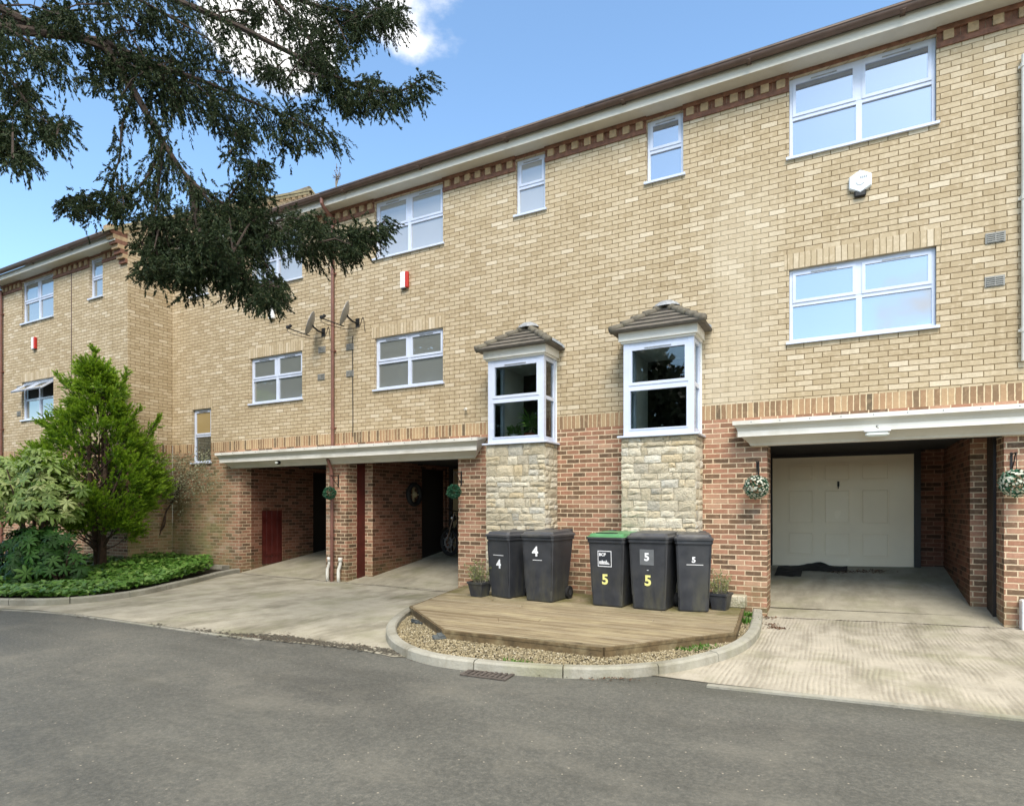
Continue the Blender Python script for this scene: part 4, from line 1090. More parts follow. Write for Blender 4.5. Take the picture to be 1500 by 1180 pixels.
# ================================================================== BINS
def wheelie(px, py, rz, w, dpt, ht, label, lid='grey', nums=()):
    """px,py = pixel of the body's front-bottom centre on the deck"""
    z = dzt; d = ray(px, py); p = CAM+d*((z-CAM.z)/d.z)
    t = thing('wheelie_bin', label, 'wheelie bin', (p.x, p.y, z+.003), rz, group='wheelie bins on the deck')
    m = MB(); hb = ht*.91
    def ring(w_, d0, d1, z_, c):  # octagonal footprint
        return [(-w_/2+c, d0, z_), (w_/2-c, d0, z_), (w_/2, d0+c, z_), (w_/2, d1-c, z_), (w_/2-c, d1, z_), (-w_/2+c, d1, z_), (-w_/2, d1-c, z_), (-w_/2, d0+c, z_)]
    bw_, bd = w*.80, dpt*.74
    rs = [ring(bw_*.94, .012, bd*.98, .0, .02), ring(bw_, 0, bd, .02, .022), ring(bw_*1.03, -.008, bd*1.02, ht*.16, .022), ring(w*.95, -.05, dpt*.90, hb-.06, .026), ring(w*.95, -.05, dpt*.90, hb-.055, .026), ring(w*1.0, -.072, dpt*.93, hb-.05, .03), ring(w*1.0, -.072, dpt*.93, hb, .03)]
    vs = [v for r in rs for v in r]; fs = []
    for k in range(len(rs)-1):
        for j in range(8): fs.append((k*8+j, k*8+(j+1) % 8, k*8+8+(j+1) % 8, k*8+8+j))
    fs.append(tuple(range(7, -1, -1))); fs.append(tuple(range(len(vs)-8, len(vs)))); m.add(vs, fs)
    # moulded front rib frame and side ribs
    for sx in (-1, 1):
        M = Matrix.Identity(4)
        m.add([(sx*w*.40, -.018, ht*.18), (sx*w*.385, -.018, ht*.18), (sx*w*.435, -.054, hb-.08), (sx*w*.45, -.054, hb-.08)]+[(sx*w*.40, .0, ht*.18), (sx*w*.385, .0, ht*.18), (sx*w*.435, -.03, hb-.08), (sx*w*.45, -.03, hb-.08)], [(0, 1, 2, 3), (0, 4, 5, 1), (1, 5, 6, 2), (3, 2, 6, 7), (0, 3, 7, 4)])
    body = obj('body', m, m_bin, t, local=True)
    l = MB(); lw = w*1.04
    def lring(w_, d0, d1, z_, c, tilt=.0): return [(x, y, zz+tilt*(y-d0)) for x, y, zz in ring(w_, d0, d1, z_, c)]
    rs = [lring(lw, -.092, dpt*.97, hb+.001, .035), lring(lw*1.0, -.095, dpt*.97, hb+.028, .035), lring(lw*.90, -.055, dpt*.90, hb+.045, .03, .015), lring(lw*.86, -.03, dpt*.84, hb+.075, .03, .03), lring(lw*.72, .04, dpt*.76, hb+.083, .04, .03)]
    vs = [v for r in rs for v in r]; fs = []
    for k in range(len(rs)-1):
        for j in range(8): fs.append((k*8+j, k*8+(j+1) % 8, k*8+8+(j+1) % 8, k*8+8+j))
    fs.append(tuple(range(7, -1, -1))); fs.append(tuple(range(len(vs)-8, len(vs))))
    l.add(vs, fs); mi = 1 if lid == 'green' else 0
    if lid == 'green':
        l.mi = [0 if i < 8 else 1 for i in range(len(l.mi))]; l.mi[-2] = 0
    lo = obj('lid', l, [m_binlid, m_green], t, local=True)
    k = MB(); k.box(-w*.30, w*.30, dpt*.78, dpt*.84, hb+.10, hb+.125) if False else None
    for sx in (-.3, .3): k.bbox(w*sx-.05, w*sx+.05, dpt*.80, dpt*1.02, hb+.02, hb+.105, .01)
    k.tube([(-w*.42, dpt*1.03, hb+.03), (w*.42, dpt*1.03, hb+.03)], .017, 8)
    obj('handle', k, m_bin, t, local=True)
    if lid == 'green':
        k = MB(); k.box(-w*.30, w*.26, -.0, .055, hb+.078, hb+.0905); obj('slot', k, m_metal, lo, local=True)
    for sx in (-1, 1):
        q = MB(); X = sx*w*.44
        q.tube([(X-.025, bd-.01, .10), (X+.025, bd-.01, .10)], .10, 20); wh = obj('wheel', q, m_rubber, t, local=True)
        q = MB(); q.tube([(X-.03, bd-.01, .10), (X+.03, bd-.01, .10)], .045, 12); obj('hub', q, m_binlid, wh, local=True)
    tilt = math.atan2(.042, hb-.06-ht*.16)
    yf = lambda z_: -.008-(z_-ht*.16)*math.tan(tilt)
    for item in nums:
        kind, a, b, sz, mt = item
        if kind == 'plate':
            q = MB(); c0 = ht*b; q.box(-sz, sz, -.002, .002, -sz*1.1, sz*1.1); o = obj('sticker', q, mt, t, local=True); o.location = (a*w, yf(c0)-.004, c0); o.rotation_euler = (tilt, 0, 0)
        elif kind == 'frame':
            q = MB(); c0 = ht*b
            for (x0_, x1_, z0_, z1_) in ((-sz, sz, -sz*1.1, -sz*1.0), (-sz, sz, sz, sz*1.1), (-sz, -sz*.92, -sz, sz), (sz*.92, sz, -sz, sz), (-sz*.8, sz*.3, -.018*3, -.012*3), (-sz*.8, sz*.7, -sz*.75, -sz*.62)): q.box(x0_, x1_, -.001, .001, z0_, z1_)
            for i in range(7): q.box(-sz*.8+i*sz*.2, -sz*.68+i*sz*.2, -.001, .001, -sz*.6, -sz*(.45-.12*(i % 3)))
            o = obj('sticker_print', q, mt, t, local=True); o.location = (a*w, yf(c0)-.0075, c0); o.rotation_euler = (tilt, 0, 0)
        elif kind == 'line':
            q = MB(); c0 = ht*b; q.box(-sz, sz, -.001, .001, -.004, .004); o = obj('printed_line', q, mt, t, local=True); o.location = (a*w, yf(c0)-.0075, c0); o.rotation_euler = (tilt, 0, 0)
        else:
            c0 = ht*b; text('number' if kind.isdigit() else 'lettering', kind, sz, mt, t, (a*w, yf(c0)-.0078, c0), (R(90)+tilt, 0, 0), bold=.035)
    return t
wheelie(732, 875, R(-14), .50, .62, 1.06, 'charcoal wheelie bin numbered 4 beside the left plant pot', nums=[('4', .02, .50, .19, m_num_w), ('line', .02, .635, .11, m_num_w)])
wheelie(789, 881, R(-4), .56, .72, 1.08, 'charcoal wheelie bin numbered 4, right one of the pair', nums=[('4', -.06, .70, .20, m_num_w), ('line', -.0, .585, .08, m_num_w)])
wheelie(889, 888, R(-3), .57, .70, 1.07, 'green lidded wheelie bin with a sticker above a yellow 5', lid='green',
        nums=[('plate', -.03, .645, .105, m_sticker), ('frame', -.03, .645, .105, m_num_w), ('BCP', -.09, .70, .060, m_num_w), ('5', -.03, .36, .20, m_num_y)])
wheelie(950, 893, R(-2), .58, .72, 1.09, 'grey lidded wheelie bin with a pale 5 above a yellow 5',
        nums=[('plate', -.02, .675, .10, m_sticker2), ('5', -.02, .675, .15, m_num_w), ('line', .0, .51, .012, m_num_w), ('5', .0, .37, .20, m_num_y)])
wheelie(1016, 896, R(14), .50, .60, 1.08, 'wheelie bin with a small white 5, nearest the right pot', nums=[('5', .0, .66, .105, m_num_w), ('line', .03, .60, .11, m_num_w)])

def pot(px, py, label, w=.27, seed=1, dry=False):
    z = dzt; d = ray(px, py); p = CAM+d*((z-CAM.z)/d.z)
    t = thing('plant_pot', label, 'plant pot', (p.x, p.y+.12, z+.003), R(-8), group='square plant pots on the deck')
    m = MB(); h = .235; b, T = w*.36, w*.5
    def rg(s, z_): c = s*.12; return [(-s+c, -s, z_), (s-c, -s, z_), (s, -s+c, z_), (s, s-c, z_), (s-c, s, z_), (-s+c, s, z_), (-s, s-c, z_), (-s, -s+c, z_)]
    rs = [rg(b, 0), rg(T*.96, h*.86), rg(T*1.06, h*.87), rg(T*1.06, h), rg(T*.92, h), rg(T*.88, h*.86)]
    vs = [v for r in rs for v in r]; fs = [(k*8+j, k*8+(j+1) % 8, k*8+8+(j+1) % 8, k*8+8+j) for k in range(5) for j in range(8)]
    fs += [tuple(range(7, -1, -1)), tuple(range(40, 48))]; m.add(vs, fs); obj('pot', m, m_bin, t, local=True)
    st = MB(); C = []; D = []
    for i in range(34):
        a = random.uniform(0, 6.28); r = random.uniform(.02, .10); h1 = random.uniform(.14, .36); q0 = Vector((r*math.cos(a), r*math.sin(a), h*.9))
        q1 = q0+Vector((math.cos(a)*.12*random.random()*1.6, math.sin(a)*.12*random.random()*1.6, h1)); qm = q0.lerp(q1, .5)+Vector((0, 0, .02))
        st.tube([q0, qm, q1], [.004, .003, .0015], 4)
        for k in range(18):
            f = random.uniform(.15, 1); c = q0.lerp(q1, f); C.append(tuple(c)); dd = Vector((random.gauss(0, 1), random.gauss(0, 1), random.gauss(.5, .6))); D.append(tuple(dd.normalized()))
    obj('stem', st, m_twig, t, local=True)
    V, F = leaves(C, D, .042, .018 if not dry else .012, .4); npobj('leaves', V, F, m_pot_leaf, t, local=True)
pot(697, 874, 'square grey plant pot at the left end of the deck', .30)
pot(1053, 894, 'square grey plant pot at the right end of the deck', .27, dry=True)
# pale stone block by the wall right
p = gp(1076, 885, .1); mb = MB(); mb.bbox(-1.42, -1.20, -.30, -.06, dzt+.002, dzt+.17, .012); tag(obj('stone_block', mb, m_stone), 'pale stone block against the wall by the right pot', 'stone block')

# houseplants inside the first bay
def houseplant(x, y, z, label, pot_mat, h, spiky, r=.07):
    t = thing('houseplant', label, 'potted plant', (x, y, z), group='plants in the bay window')
    m = MB(); m.lathe([(0, 0), (r*.7, 0), (r, .11), (r*1.08, .115), (r*1.08, .13), (r*.9, .13), (0, .12)], 16); obj('pot', m, pot_mat, t, local=True, smooth=True)
    C = []; D = []; s = MB()
    if spiky:
        for cx, hh in ((0, h), (.05, h*.7)):
            s.tube([(cx*.3, 0, .12), (cx, 0, hh)], .012, 6)
            for i in range(70):
                a = random.uniform(0, 6.28); e = random.uniform(-.5, 1.2); C.append((cx, 0, hh+random.uniform(-.03, .05))); D.append((math.cos(a)*math.cos(e), math.sin(a)*math.cos(e), math.sin(e)))
        V, F = leaves(C, D, .22, .02, .1)
    else:
        for i in range(160):
            a = random.uniform(0, 6.28); rr = random.uniform(0, .10); C.append((rr*math.cos(a), rr*math.sin(a), .12+random.uniform(0, h))); D.append((math.cos(a), math.sin(a), .5))
        V, F = leaves(C, D, .07, .035, .5)
    if s.v: obj('stem', s, m_twig, t, local=True)
    npobj('leaves', V, F, m_house_leaf, t, local=True)
houseplant(-4.62, -.28, 2.632, 'spiky leaved houseplant in a terracotta pot inside the bay window', m_terra, .34, True, .085)
houseplant(-4.93, -.24, 2.632, 'bushy houseplant in a white pot inside the bay window', m_whitebox, .14, False, .07)
# plants on the sill behind the middle window are seen through its lower right pane
# ================================================================== GARAGE CONTENTS
p0 = Vector((-8.12, 2.55, .36))
t = thing('motorcycle', 'black motorcycle with chrome exhaust parked in the dark garage', 'motorcycle', (p0.x, p0.y, p0.z), R(-14))
def mwheel(x):
    q = MB(); prof = [(.26, -.05), (.31, -.045), (.325, 0), (.31, .045), (.26, .05), (.245, .03), (.245, -.03), (.26, -.05)]
    q.lathe(prof, 28, Matrix.Translation((x, 0, .325)) @ Matrix.Rotation(R(90), 4, 'X')); w = obj('wheel', q, m_rubber, t, local=True, smooth=True)
    q = MB(); q.tube([(x, -.04, .325), (x, .04, .325)], .035, 12)
    for i in range(9): a = i*2*math.pi/9; q.tube([(x, 0, .325), (x+.245*math.cos(a), 0, .325+.245*math.sin(a))], .008, 5)
    q.lathe([(.10, 0), (.14, .001), (.14, .006), (.10, .006)], 20, Matrix.Translation((x, -.06, .325)) @ Matrix.Rotation(R(90), 4, 'X')); obj('rim', q, m_greymetal, w, local=True)
mwheel(0.0); mwheel(1.40)
q = MB(); q.tube([(0, -.09, .33), (.12, -.09, .70), (.24, -.08, 1.02)], .022, 8); q.tube([(0, .09, .33), (.12, .09, .70), (.24, .08, 1.02)], .022, 8); obj('fork', q, m_chrome, t, local=True)
q = MB(); q.tube([(.30, -.38, 1.12), (.26, -.2, 1.08), (.24, 0, 1.05), (.26, .2, 1.08), (.30, .38, 1.12)], .014, 8); obj('handlebar', q, m_metal, t, local=True)
q = MB(); q.lathe([(0, -.06), (.06, -.05), (.09, 0), (.088, .03), (0, .035)], 18, Matrix.Translation((.10, 0, .90)) @ Matrix.Rotation(R(-90), 4, 'Y')); obj('headlight', q, m_chrome, t, local=True, smooth=True)
q = MB(); q.bbox(.32, .80, -.14, .14, .78, .98, .05); obj('fuel_tank', q, m_blackwood, t, local=True, smooth=True)
q = MB(); q.bbox(.78, 1.45, -.13, .13, .76, .86, .03); obj('seat', q, m_rubber, t, local=True, smooth=True)
q = MB(); q.bbox(.42, .85, -.15, .15, .28, .62, .03); q.tube([(.55, -.0, .5), (.48, 0, .78)], .09, 12); q.tube([(.70, -.0, .5), (.78, 0, .76)], .09, 12); obj('engine', q, m_greymetal, t, local=True)
q = MB(); q.tube([(.46, -.17, .62), (.50, -.2, .42), (.65, -.21, .28), (.9, -.21, .27), (1.5, -.22, .36)], [.022, .025, .028, .045, .05], 12); obj('exhaust', q, m_chrome, t, local=True, smooth=True)
q = MB(); q.tube([(.24, 0, 1.0), (.5, 0, .76), (.85, 0, .74), (1.3, 0, .72)], .025, 8); q.tube([(.3, 0, .9), (.42, 0, .3), (.85, 0, .26), (1.4, 0, .325)], .022, 8); obj('frame', q, m_metal, t, local=True)
for cx_, rr_ in ((1.40, .38), (0.0, .36)):
    q = MB(); q.add([(cx_+rr_*math.cos(a), y_, .325+rr_*math.sin(a)) for y_ in (-.07, .07) for a in np.linspace(R(25), R(150), 9)], [(i, i+1, 9+i+1, 9+i) for i in range(8)]); obj('mudguard', q, m_blackwood, t, local=True)
# wheel hung on the side wall of that garage
t = thing('hung_wheel', 'dark wheel with pale hub hung on the garage side wall', 'wheel', (-8.71, 11.40-9.53, 1.80))
Mw = Matrix.Translation((.06, 0, 0)) @ Matrix.Rotation(R(90), 4, 'Y')
q = MB(); q.lathe([(.20, -.05), (.26, -.04), (.28, 0), (.26, .04), (.20, .05), (.18, .02), (.18, -.02), (.20, -.05)], 28, Mw); obj('tyre', q, m_rubber, t, local=True, smooth=True)
q = MB(); q.lathe([(0, .035), (.06, .03), (.065, 0), (0, 0)], 18, Mw); q.box(-.0, .05, -.01, .01, -.18, .18); q.box(0, .05, -.18, .18, -.01, .01); obj('hub', q, simple('pale_hub', (.5, .42, .25), .5), t, local=True)

# black mat and dead leaves in the white-door garage
fz5 = lambda x, y: gz(x)+.136*y+.004
q = MB(); N = 10; mt = thing('rubber_mat', 'crumpled black mat in the corner before the white garage door', 'mat', (-.72, 2.9, fz5(-.7, 2.9)))
vs = []; nx_, ny_ = 16, 8
for j in range(ny_+1):
    for i in range(nx_+1):
        x = -1.05+i*.072*1.0; y = 2.35+j*.10+(.03*math.sin(i)); z = fz5(x, y)+.014
        f = max(0, 1-abs((i-9)/4.5))*max(0, (j-4)/4.0); z += .10*f*random.uniform(.6, 1.1)+.018*random.random()
        vs.append((x, y, z))
q.add(vs, [(j*(nx_+1)+i, j*(nx_+1)+i+1, (j+1)*(nx_+1)+i+1, (j+1)*(nx_+1)+i) for j in range(ny_) for i in range(nx_) if not (i > 5 and j < 4)]); obj('sheet', q, m_rubber, mt)
def litter(name, label, pts, n, spread, size=.03, zf=None, cat='dead leaves'):
    C = []; 
    for _ in range(n):
        a = random.choice(pts); x = a[0]+random.gauss(0, spread[0]); y = a[1]+random.gauss(0, spread[1]); z = (zf(x, y) if zf else gz(x)+.004)+.004+random.random()*.006
        C.append((x, y, z))
    D = rng.normal(0, 1, (len(C), 3)); D[:, 2] *= .18
    V, F = leaves(C, D, size, size*.6, .0)
    V[:, 2] = np.maximum(V[:, 2], np.repeat(np.array([c[2] for c in C]), 4)-.002)
    tag(npobj(name, V, F, m_litter), label, cat, kind='stuff')
litter('leaf_litter', 'brown dead leaves swept before the white garage door', [(-.1+.1*i, 2.75+.02*i) for i in range(8)], 420, (.09, .06), .035, fz5)
lp = [gp(x, y) for x, y in ((1128, 915), (1135, 920), (1122, 905))]
litter('leaf_litter', 'brown dead leaves at the right end of the kerb', [(p.x, p.y) for p in lp], 160, (.06, .06), .035)
lp = [gp(x, y) for x, y in ((780, 986), (820, 989), (860, 992), (760, 984), (900, 993), (640, 972))]
litter('leaf_litter', 'dead leaves and silt in the road along the kerb', [(p.x, p.y) for p in lp], 420, (.16, .03), .025)
lp = [gp(x, y) for x, y in ((390, 935), (420, 930), (440, 938), (360, 932), (520, 945))]
litter('leaf_litter', 'dark leaf debris at the edge of the left driveway', [(p.x, p.y) for p in lp], 500, (.22, .045), .012)

edge_pts = []
for (xa_, ya_, n_) in ((230, 916, 1), (300, 925, 2), (350, 931, 5), (395, 934, 8), (430, 936, 9), (470, 942, 5), (520, 948, 4), (570, 955, 5), (120, 903, 1)): edge_pts += [(gp(xa_, ya_).x, gp(xa_, ya_).y)]*n_
C = []
for _ in range(1700):
    a = random.choice(edge_pts); x = a[0]+random.gauss(0, .20); C.append((x, a[1]+random.gauss(0, .055)-.12*(x-a[0])*0, gz(x)+.0085+random.random()*.003))
D_ = rng.normal(0, 1, (len(C), 3)); D_[:, 2] = 0; D_ /= np.linalg.norm(D_, axis=1)[:, None]; A_ = np.stack([-D_[:, 1], D_[:, 0], D_[:, 2]], 1); C = np.array(C); w_ = rng.uniform(.008, .03, (len(C), 1))
V = np.stack([C-D_*w_, C+A_*w_*.6, C+D_*w_, C-A_*w_*.6], 1).reshape(-1, 3); F = np.arange(len(V)).reshape(-1, 4)
tag(npobj('silt', V, F, simple('damp_silt', (.085, .075, .055), .9, .5, 30)), 'dark silt and debris where the left driveway meets the road', 'dirt', kind='stuff')

# ================================================================== PLANTS
def cone_tufts(bases, dirs, L, blades, bl, bw):
    """feathery tufts: blades around an axis"""
    n = len(bases); B = np.repeat(bases, blades, 0); D = np.repeat(dirs, blades, 0); LL = np.repeat(L, blades)
    f = rng.uniform(0.05, 1, n*blades); C = B+D*(LL*f)[:, None]
    side = rng.normal(0, 1, (n*blades, 3)); side -= D*(side*D).sum(1)[:, None]; side /= np.linalg.norm(side, axis=1)[:, None]+1e-9
    dd = D*.9+side*(.8*(1-f*.75))[:, None]; dd /= np.linalg.norm(dd, axis=1)[:, None]
    V, F = leaves(C, dd, bl, bw, .15)
    tip = np.clip((f-.35)*1.2, 0, 1); tipv = np.stack([tip*.5, tip*.8, np.clip(tip*1.2, 0, 1), tip*.8], 1).ravel()
    return V, F, tipv

# --- golden conifer
base = gp(152, 834, .07); base.z = .05
cb0 = Vector((base.x+.55, base.y-.40, .05))
t = thing('conifer_tree', 'bright yellow-green conifer with dark bare stems, tallest plant in the bed', 'tree', cb0)
tr = MB(); stems = []
for k, (dx, dy, h) in enumerate(((-.10, -.05, 4.7), (.14, .0, 3.9), (-.02, .10, 4.2), (.28, -.08, 2.9), (-.32, .05, 2.7))):
    pts = []
    for i in range(9):
        f = i/8; pts.append(cb0+Vector((dx*(1.2-abs(f-.5))*1.6*min(1, .35+f*3)+.05*math.sin(k+f*7), dy+.04*math.cos(k*2+f*6), h*f)))
    if k == 3: pts = [cb0+Vector((.02, 0, .6)), cb0+Vector((.12, -.05, .95)), cb0+Vector((.42, -.1, 1.35)), cb0+Vector((.72, -.1, 1.75)), cb0+Vector((1.0, -.05, 2.3))]
    if k == 4: pts = [cb0+Vector((-.05, 0, .5)), cb0+Vector((-.15, 0, .9)), cb0+Vector((-.4, 0, 1.5)), cb0+Vector((-.75, 0, 1.9)), cb0+Vector((-.95, 0, 2.5))]
    n_ = len(pts); tr.tube(pts, [.062*(1-.85*i/(n_-1))*(1 if k < 3 else .75)+.008 for i in range(n_)], 8); stems.append(pts)
B = []; D = []; L = []
def Rz(z):   # crown radius by height (m)
    pts = [(.95, .85), (1.2, 1.15), (1.6, 1.38), (2.1, 1.42), (2.5, 1.28), (2.9, .98), (3.3, .66), (3.7, .43), (4.1, .27), (4.6, .15), (5.0, .05)]
    for (a, ra), (b, rb) in zip(pts, pts[1:]):
        if z <= b: return ra+(rb-ra)*max(0, z-a)/(b-a)
    return .05
def clump(c, out, rc, n, Lr=(.13, .26)):
    for _ in range(n):
        v = Vector((random.gauss(0, 1), random.gauss(0, 1), random.gauss(.25, 1))).normalized()
        if v.dot(out) < -.35: continue
        q = random.uniform(.35, 1.0); B.append(tuple(c+Vector((v.x*rc, v.y*rc, v.z*rc*.62))*q)); L.append(random.uniform(*Lr))
        D.append(tuple((v*.6+out*.6+Vector((0, 0, .45))+Vector((random.gauss(0, .18), random.gauss(0, .18), 0))).normalized()))
for i in range(92):
    z = .98+3.5*((i+random.random())/92)**1.3; a = i*2.399+random.gauss(0, .3); rr = Rz(z); yk = .70 if math.sin(a) > 0 else 1.0
    c = cb0+Vector((rr*.74*math.cos(a), rr*.74*math.sin(a)*yk, z+random.gauss(0, .06)))
    if c.y > YB-.30 and c.x < -14.6: c.y = YB-.30
    out = Vector((math.cos(a), math.sin(a), .15)).normalized(); rc = (.17+.20*random.random())*(.45+.55*rr/1.3)+.04
    s0 = cb0+Vector((.05*math.cos(a), .05*math.sin(a), z-.35-.2*rr)); m = s0.lerp(c, .6)+Vector((0, 0, -.06)); tr.tube([s0, m, c], [.022, .013, .006], 5)
    clump(c, out, rc, int(34+170*rc))
    if random.random() < .75:
        c2 = c+out*rc*.9+Vector((random.gauss(0, .06), random.gauss(0, .06), .05)); c2.y = min(c2.y, YB-.2) if c2.x < -14.6 else c2.y; clump(c2, out, rc*.45, 20)
for (px_, py_, qx, qy) in ((128, 605, 82, 548), (165, 590, 186, 545), (90, 650, 62, 620), (215, 640, 232, 612), (170, 640, 205, 600), (150, 570, 118, 565)):   # long single shoots
    zc_ = (cb0-CAM).dot(FW)-.4; a_, b_ = dep(px_, py_, zc_), dep(qx, qy, zc_); tr.tube([a_, b_], [.01, .004], 4)
    for j in range(34): f = j/34; B.append(tuple(a_.lerp(b_, f)+Vector((random.gauss(0, .035), random.gauss(0, .035), random.gauss(0, .03)))*(1.3-f))); D.append(tuple(((b_-a_).normalized()+Vector((random.gauss(0, .35), random.gauss(0, .35), random.gauss(.1, .3)))).normalized())); L.append(.13)
for i in range(60):   # leader
    z = 4.0+.95*random.random(); a = random.uniform(0, 6.28); B.append(tuple(cb0+Vector((-.10, -.05, z)))); D.append((math.cos(a)*.6, math.sin(a)*.6, .65)); L.append(.10+.25*(5.05-z)/1.0)
obj('trunk', tr, m_bark, t)
V, F, tp = cone_tufts(np.array(B), np.array(D), np.array(L), 26, .060, .019)
ok = np.ones(len(V), bool)
npobj('crown', V, F, m_conifer, t, tip=tp)

# --- palmate leaf shrubs (one lime, one dark)
def palmate(n, centre_fn, size, name, mat, parent):
    VV = []; FF = []
    for i in range(n):
        c, nrm, sz = centre_fn(i); nrm = nrm.normalized(); a = nrm.orthogonal().normalized(); a.rotate(Matrix.Rotation(random.uniform(0, 6.28), 3, nrm)) ; b = nrm.cross(a)
        lob = 7; o = len(VV); VV.append(c)
        for j in range(lob):
            th = R(-150+300*j/(lob-1)); L_ = sz*(1-.25*abs(j-(lob-1)/2)/(lob/2))
            def P_(r, dt, dz=0): 
                v = a*math.cos(th+dt)*r+b*math.sin(th+dt)*r+nrm*dz; return c+v
            o2 = len(VV)
            VV += [P_(L_*.38, -.33, -.00), P_(L_*.74, -.21, -.08*sz), P_(L_, 0, -.26*sz), P_(L_*.74, .21, -.08*sz), P_(L_*.38, .33, 0), P_(L_*.6, 0, .05*sz)]
            FF += [[o, o2, o2+5, o2+4], [o2, o2+1, o2+2, o2+5], [o2+5, o2+2, o2+3, o2+4]]
    npobj(name, np.array([tuple(v) for v in VV]), FF, mat, parent)
fb = gp(30, 862, .07)
t = thing('broadleaf_shrub', 'lime green shrub with large hand-shaped leaves at the left edge', 'shrub', (fb.x, fb.y+.5, .05))
fc = Vector((fb.x-1.15, fb.y+.75, 0))
st = MB(); tips = []
for i in range(12):
    a = random.uniform(0, 6.28); e = fc+Vector((math.cos(a)*random.uniform(.3, 1.0), math.sin(a)*.5, random.uniform(1.7, 2.4))); st.tube([fc+Vector((.1*math.cos(a), .1*math.sin(a), .05)), fc.lerp(e, .5)+Vector((0, 0, .3)), e], [.03, .022, .012], 6)
obj('stems', st, m_bark, t)
lobes = [(Vector((-.9, .1, 1.55)), .95), (Vector((.1, .2, 1.75)), .80), (Vector((.55, -.1, 1.35)), .58), (Vector((-.4, -.35, 1.30)), .75), (Vector((-.2, .2, 2.05)), .62), (Vector((-1.5, .1, 1.8)), .8)]
def lime(i):
    o, rr = random.choice(lobes); a = random.uniform(0, 6.28); el = random.uniform(-.35, 1.5); v = Vector((math.cos(a)*math.cos(el), math.sin(a)*math.cos(el)*.8, math.sin(el)*.8))*rr*random.uniform(.6, 1.12)
    c = Vector((fc.x, fc.y, .08))+o+v; c.y = min(c.y, YB-.1)
    n = v*.7+Vector((.05, -.45, .65))+Vector((random.gauss(0, .35), random.gauss(0, .35), random.gauss(0, .25))); return c, n, random.uniform(.11, .26)
palmate(700, lime, .2, 'leaves', m_fatsia, t)
t = thing('broadleaf_shrub', 'dark green shrub with glossy hand-shaped leaves under the lime one', 'shrub', (fb.x+.4, fb.y+.45, .05))
def darkf(i):
    a = random.uniform(0, 6.28); el = random.uniform(-.1, 1.4); v = Vector((math.cos(a)*math.cos(el)*1.45, math.sin(a)*math.cos(el)*.55, math.sin(el)*.85)); k = random.uniform(.55, 1.0)
    c = Vector((fb.x-.55, fb.y+.45, .30))+v*k; n = (v*.6+Vector((.1, -.5, .7))+Vector((random.gauss(0, .35), random.gauss(0, .35), random.gauss(0, .2)))); return c, n, random.uniform(.13, .22)
palmate(380, darkf, .18, 'leaves', m_fatsia_d, t)
st = MB()
for i in range(10):
    a = random.uniform(0, 6.28); e = Vector((fb.x+.15+math.cos(a)*1.0, fb.y+.5+math.sin(a)*.35, random.uniform(.5, 1.0))); st.tube([Vector((fb.x+.3, fb.y+.5, .05)), (Vector((fb.x+.3, fb.y+.5, .5))+e)/2, e], [.02, .015, .008], 6)
obj('stems', st, m_bark, t)
# second small dark plant right of the conifer
sp = gp(185, 822, .07)
t = thing('broadleaf_shrub', 'small green leafy shrub between the conifer and the wall corner', 'shrub', (sp.x, sp.y+.3, .05))
def smallf(i):
    a = random.uniform(0, 6.28); el = random.uniform(0, 1.4); v = Vector((math.cos(a)*math.cos(el)*.42, math.sin(a)*math.cos(el)*.25, math.sin(el)*1.0)); c = Vector((sp.x+.02, sp.y+.35, .1))+v*random.uniform(.5, 1); return c, v*.6+Vector((.1, -.5, .6))+Vector((random.gauss(0, .3), random.gauss(0, .3), 0)), random.uniform(.07, .13)
palmate(150, smallf, .1, 'leaves', m_fatsia_d, t)

# --- wall climber with twisted stem and grey foliage
wc = at(235, 805, -.12); wc.z = .05
t = thing('wall_shrub', 'thin grey-leaved climber with a twisted brown stem in the wall corner', 'climbing shrub', (wc.x, wc.y, .05))
tw = MB(); path = smooth_path([Vector((wc.x, -.30, .05)), at(226, 790, -.3), at(240, 770, -.3), at(243, 750, -.28), at(252, 735, -.25), at(262, 715, -.22)], 6)
tw.tube(path, [.028-.012*i/len(path) for i in range(len(path))], 7)
tw.tube(smooth_path([at(231, 795, -.3), at(236, 775, -.34), at(241, 755, -.3)], 5), .013, 6)
C = []; D = []
for i in range(60):
    s_ = path[-1-random.randrange(8)]; tx = random.uniform(200, 330); ty = 655+abs(random.gauss(0, 42))+(max(0, tx-275))*.1; e = at(tx, ty, -.06-random.random()*.22)
    if tx < 253: e = Vector((-14.62+random.random()*.2, random.uniform(-1.0, -.1), e.z))
    m = s_.lerp(e, .5)+Vector((0, -.03, .1)); tw.tube([s_, m, e], [.004, .0025, .0012], 4)
    for k in range(46):
        c = (s_.lerp(m, random.random()) if random.random() < .3 else m.lerp(e, random.random()))+Vector((random.gauss(0, .10), random.gauss(0, .03), random.gauss(0, .09))); c.y = min(c.y, -.03); C.append(tuple(c)); D.append((random.gauss(0, 1), -abs(random.gauss(0, 1)), random.gauss(0, 1)))
obj('stems', tw, m_bark, t); V, F = leaves(C, np.array(D), .05, .028, .2); npobj('leaves', V, F, m_grey_leaf, t)

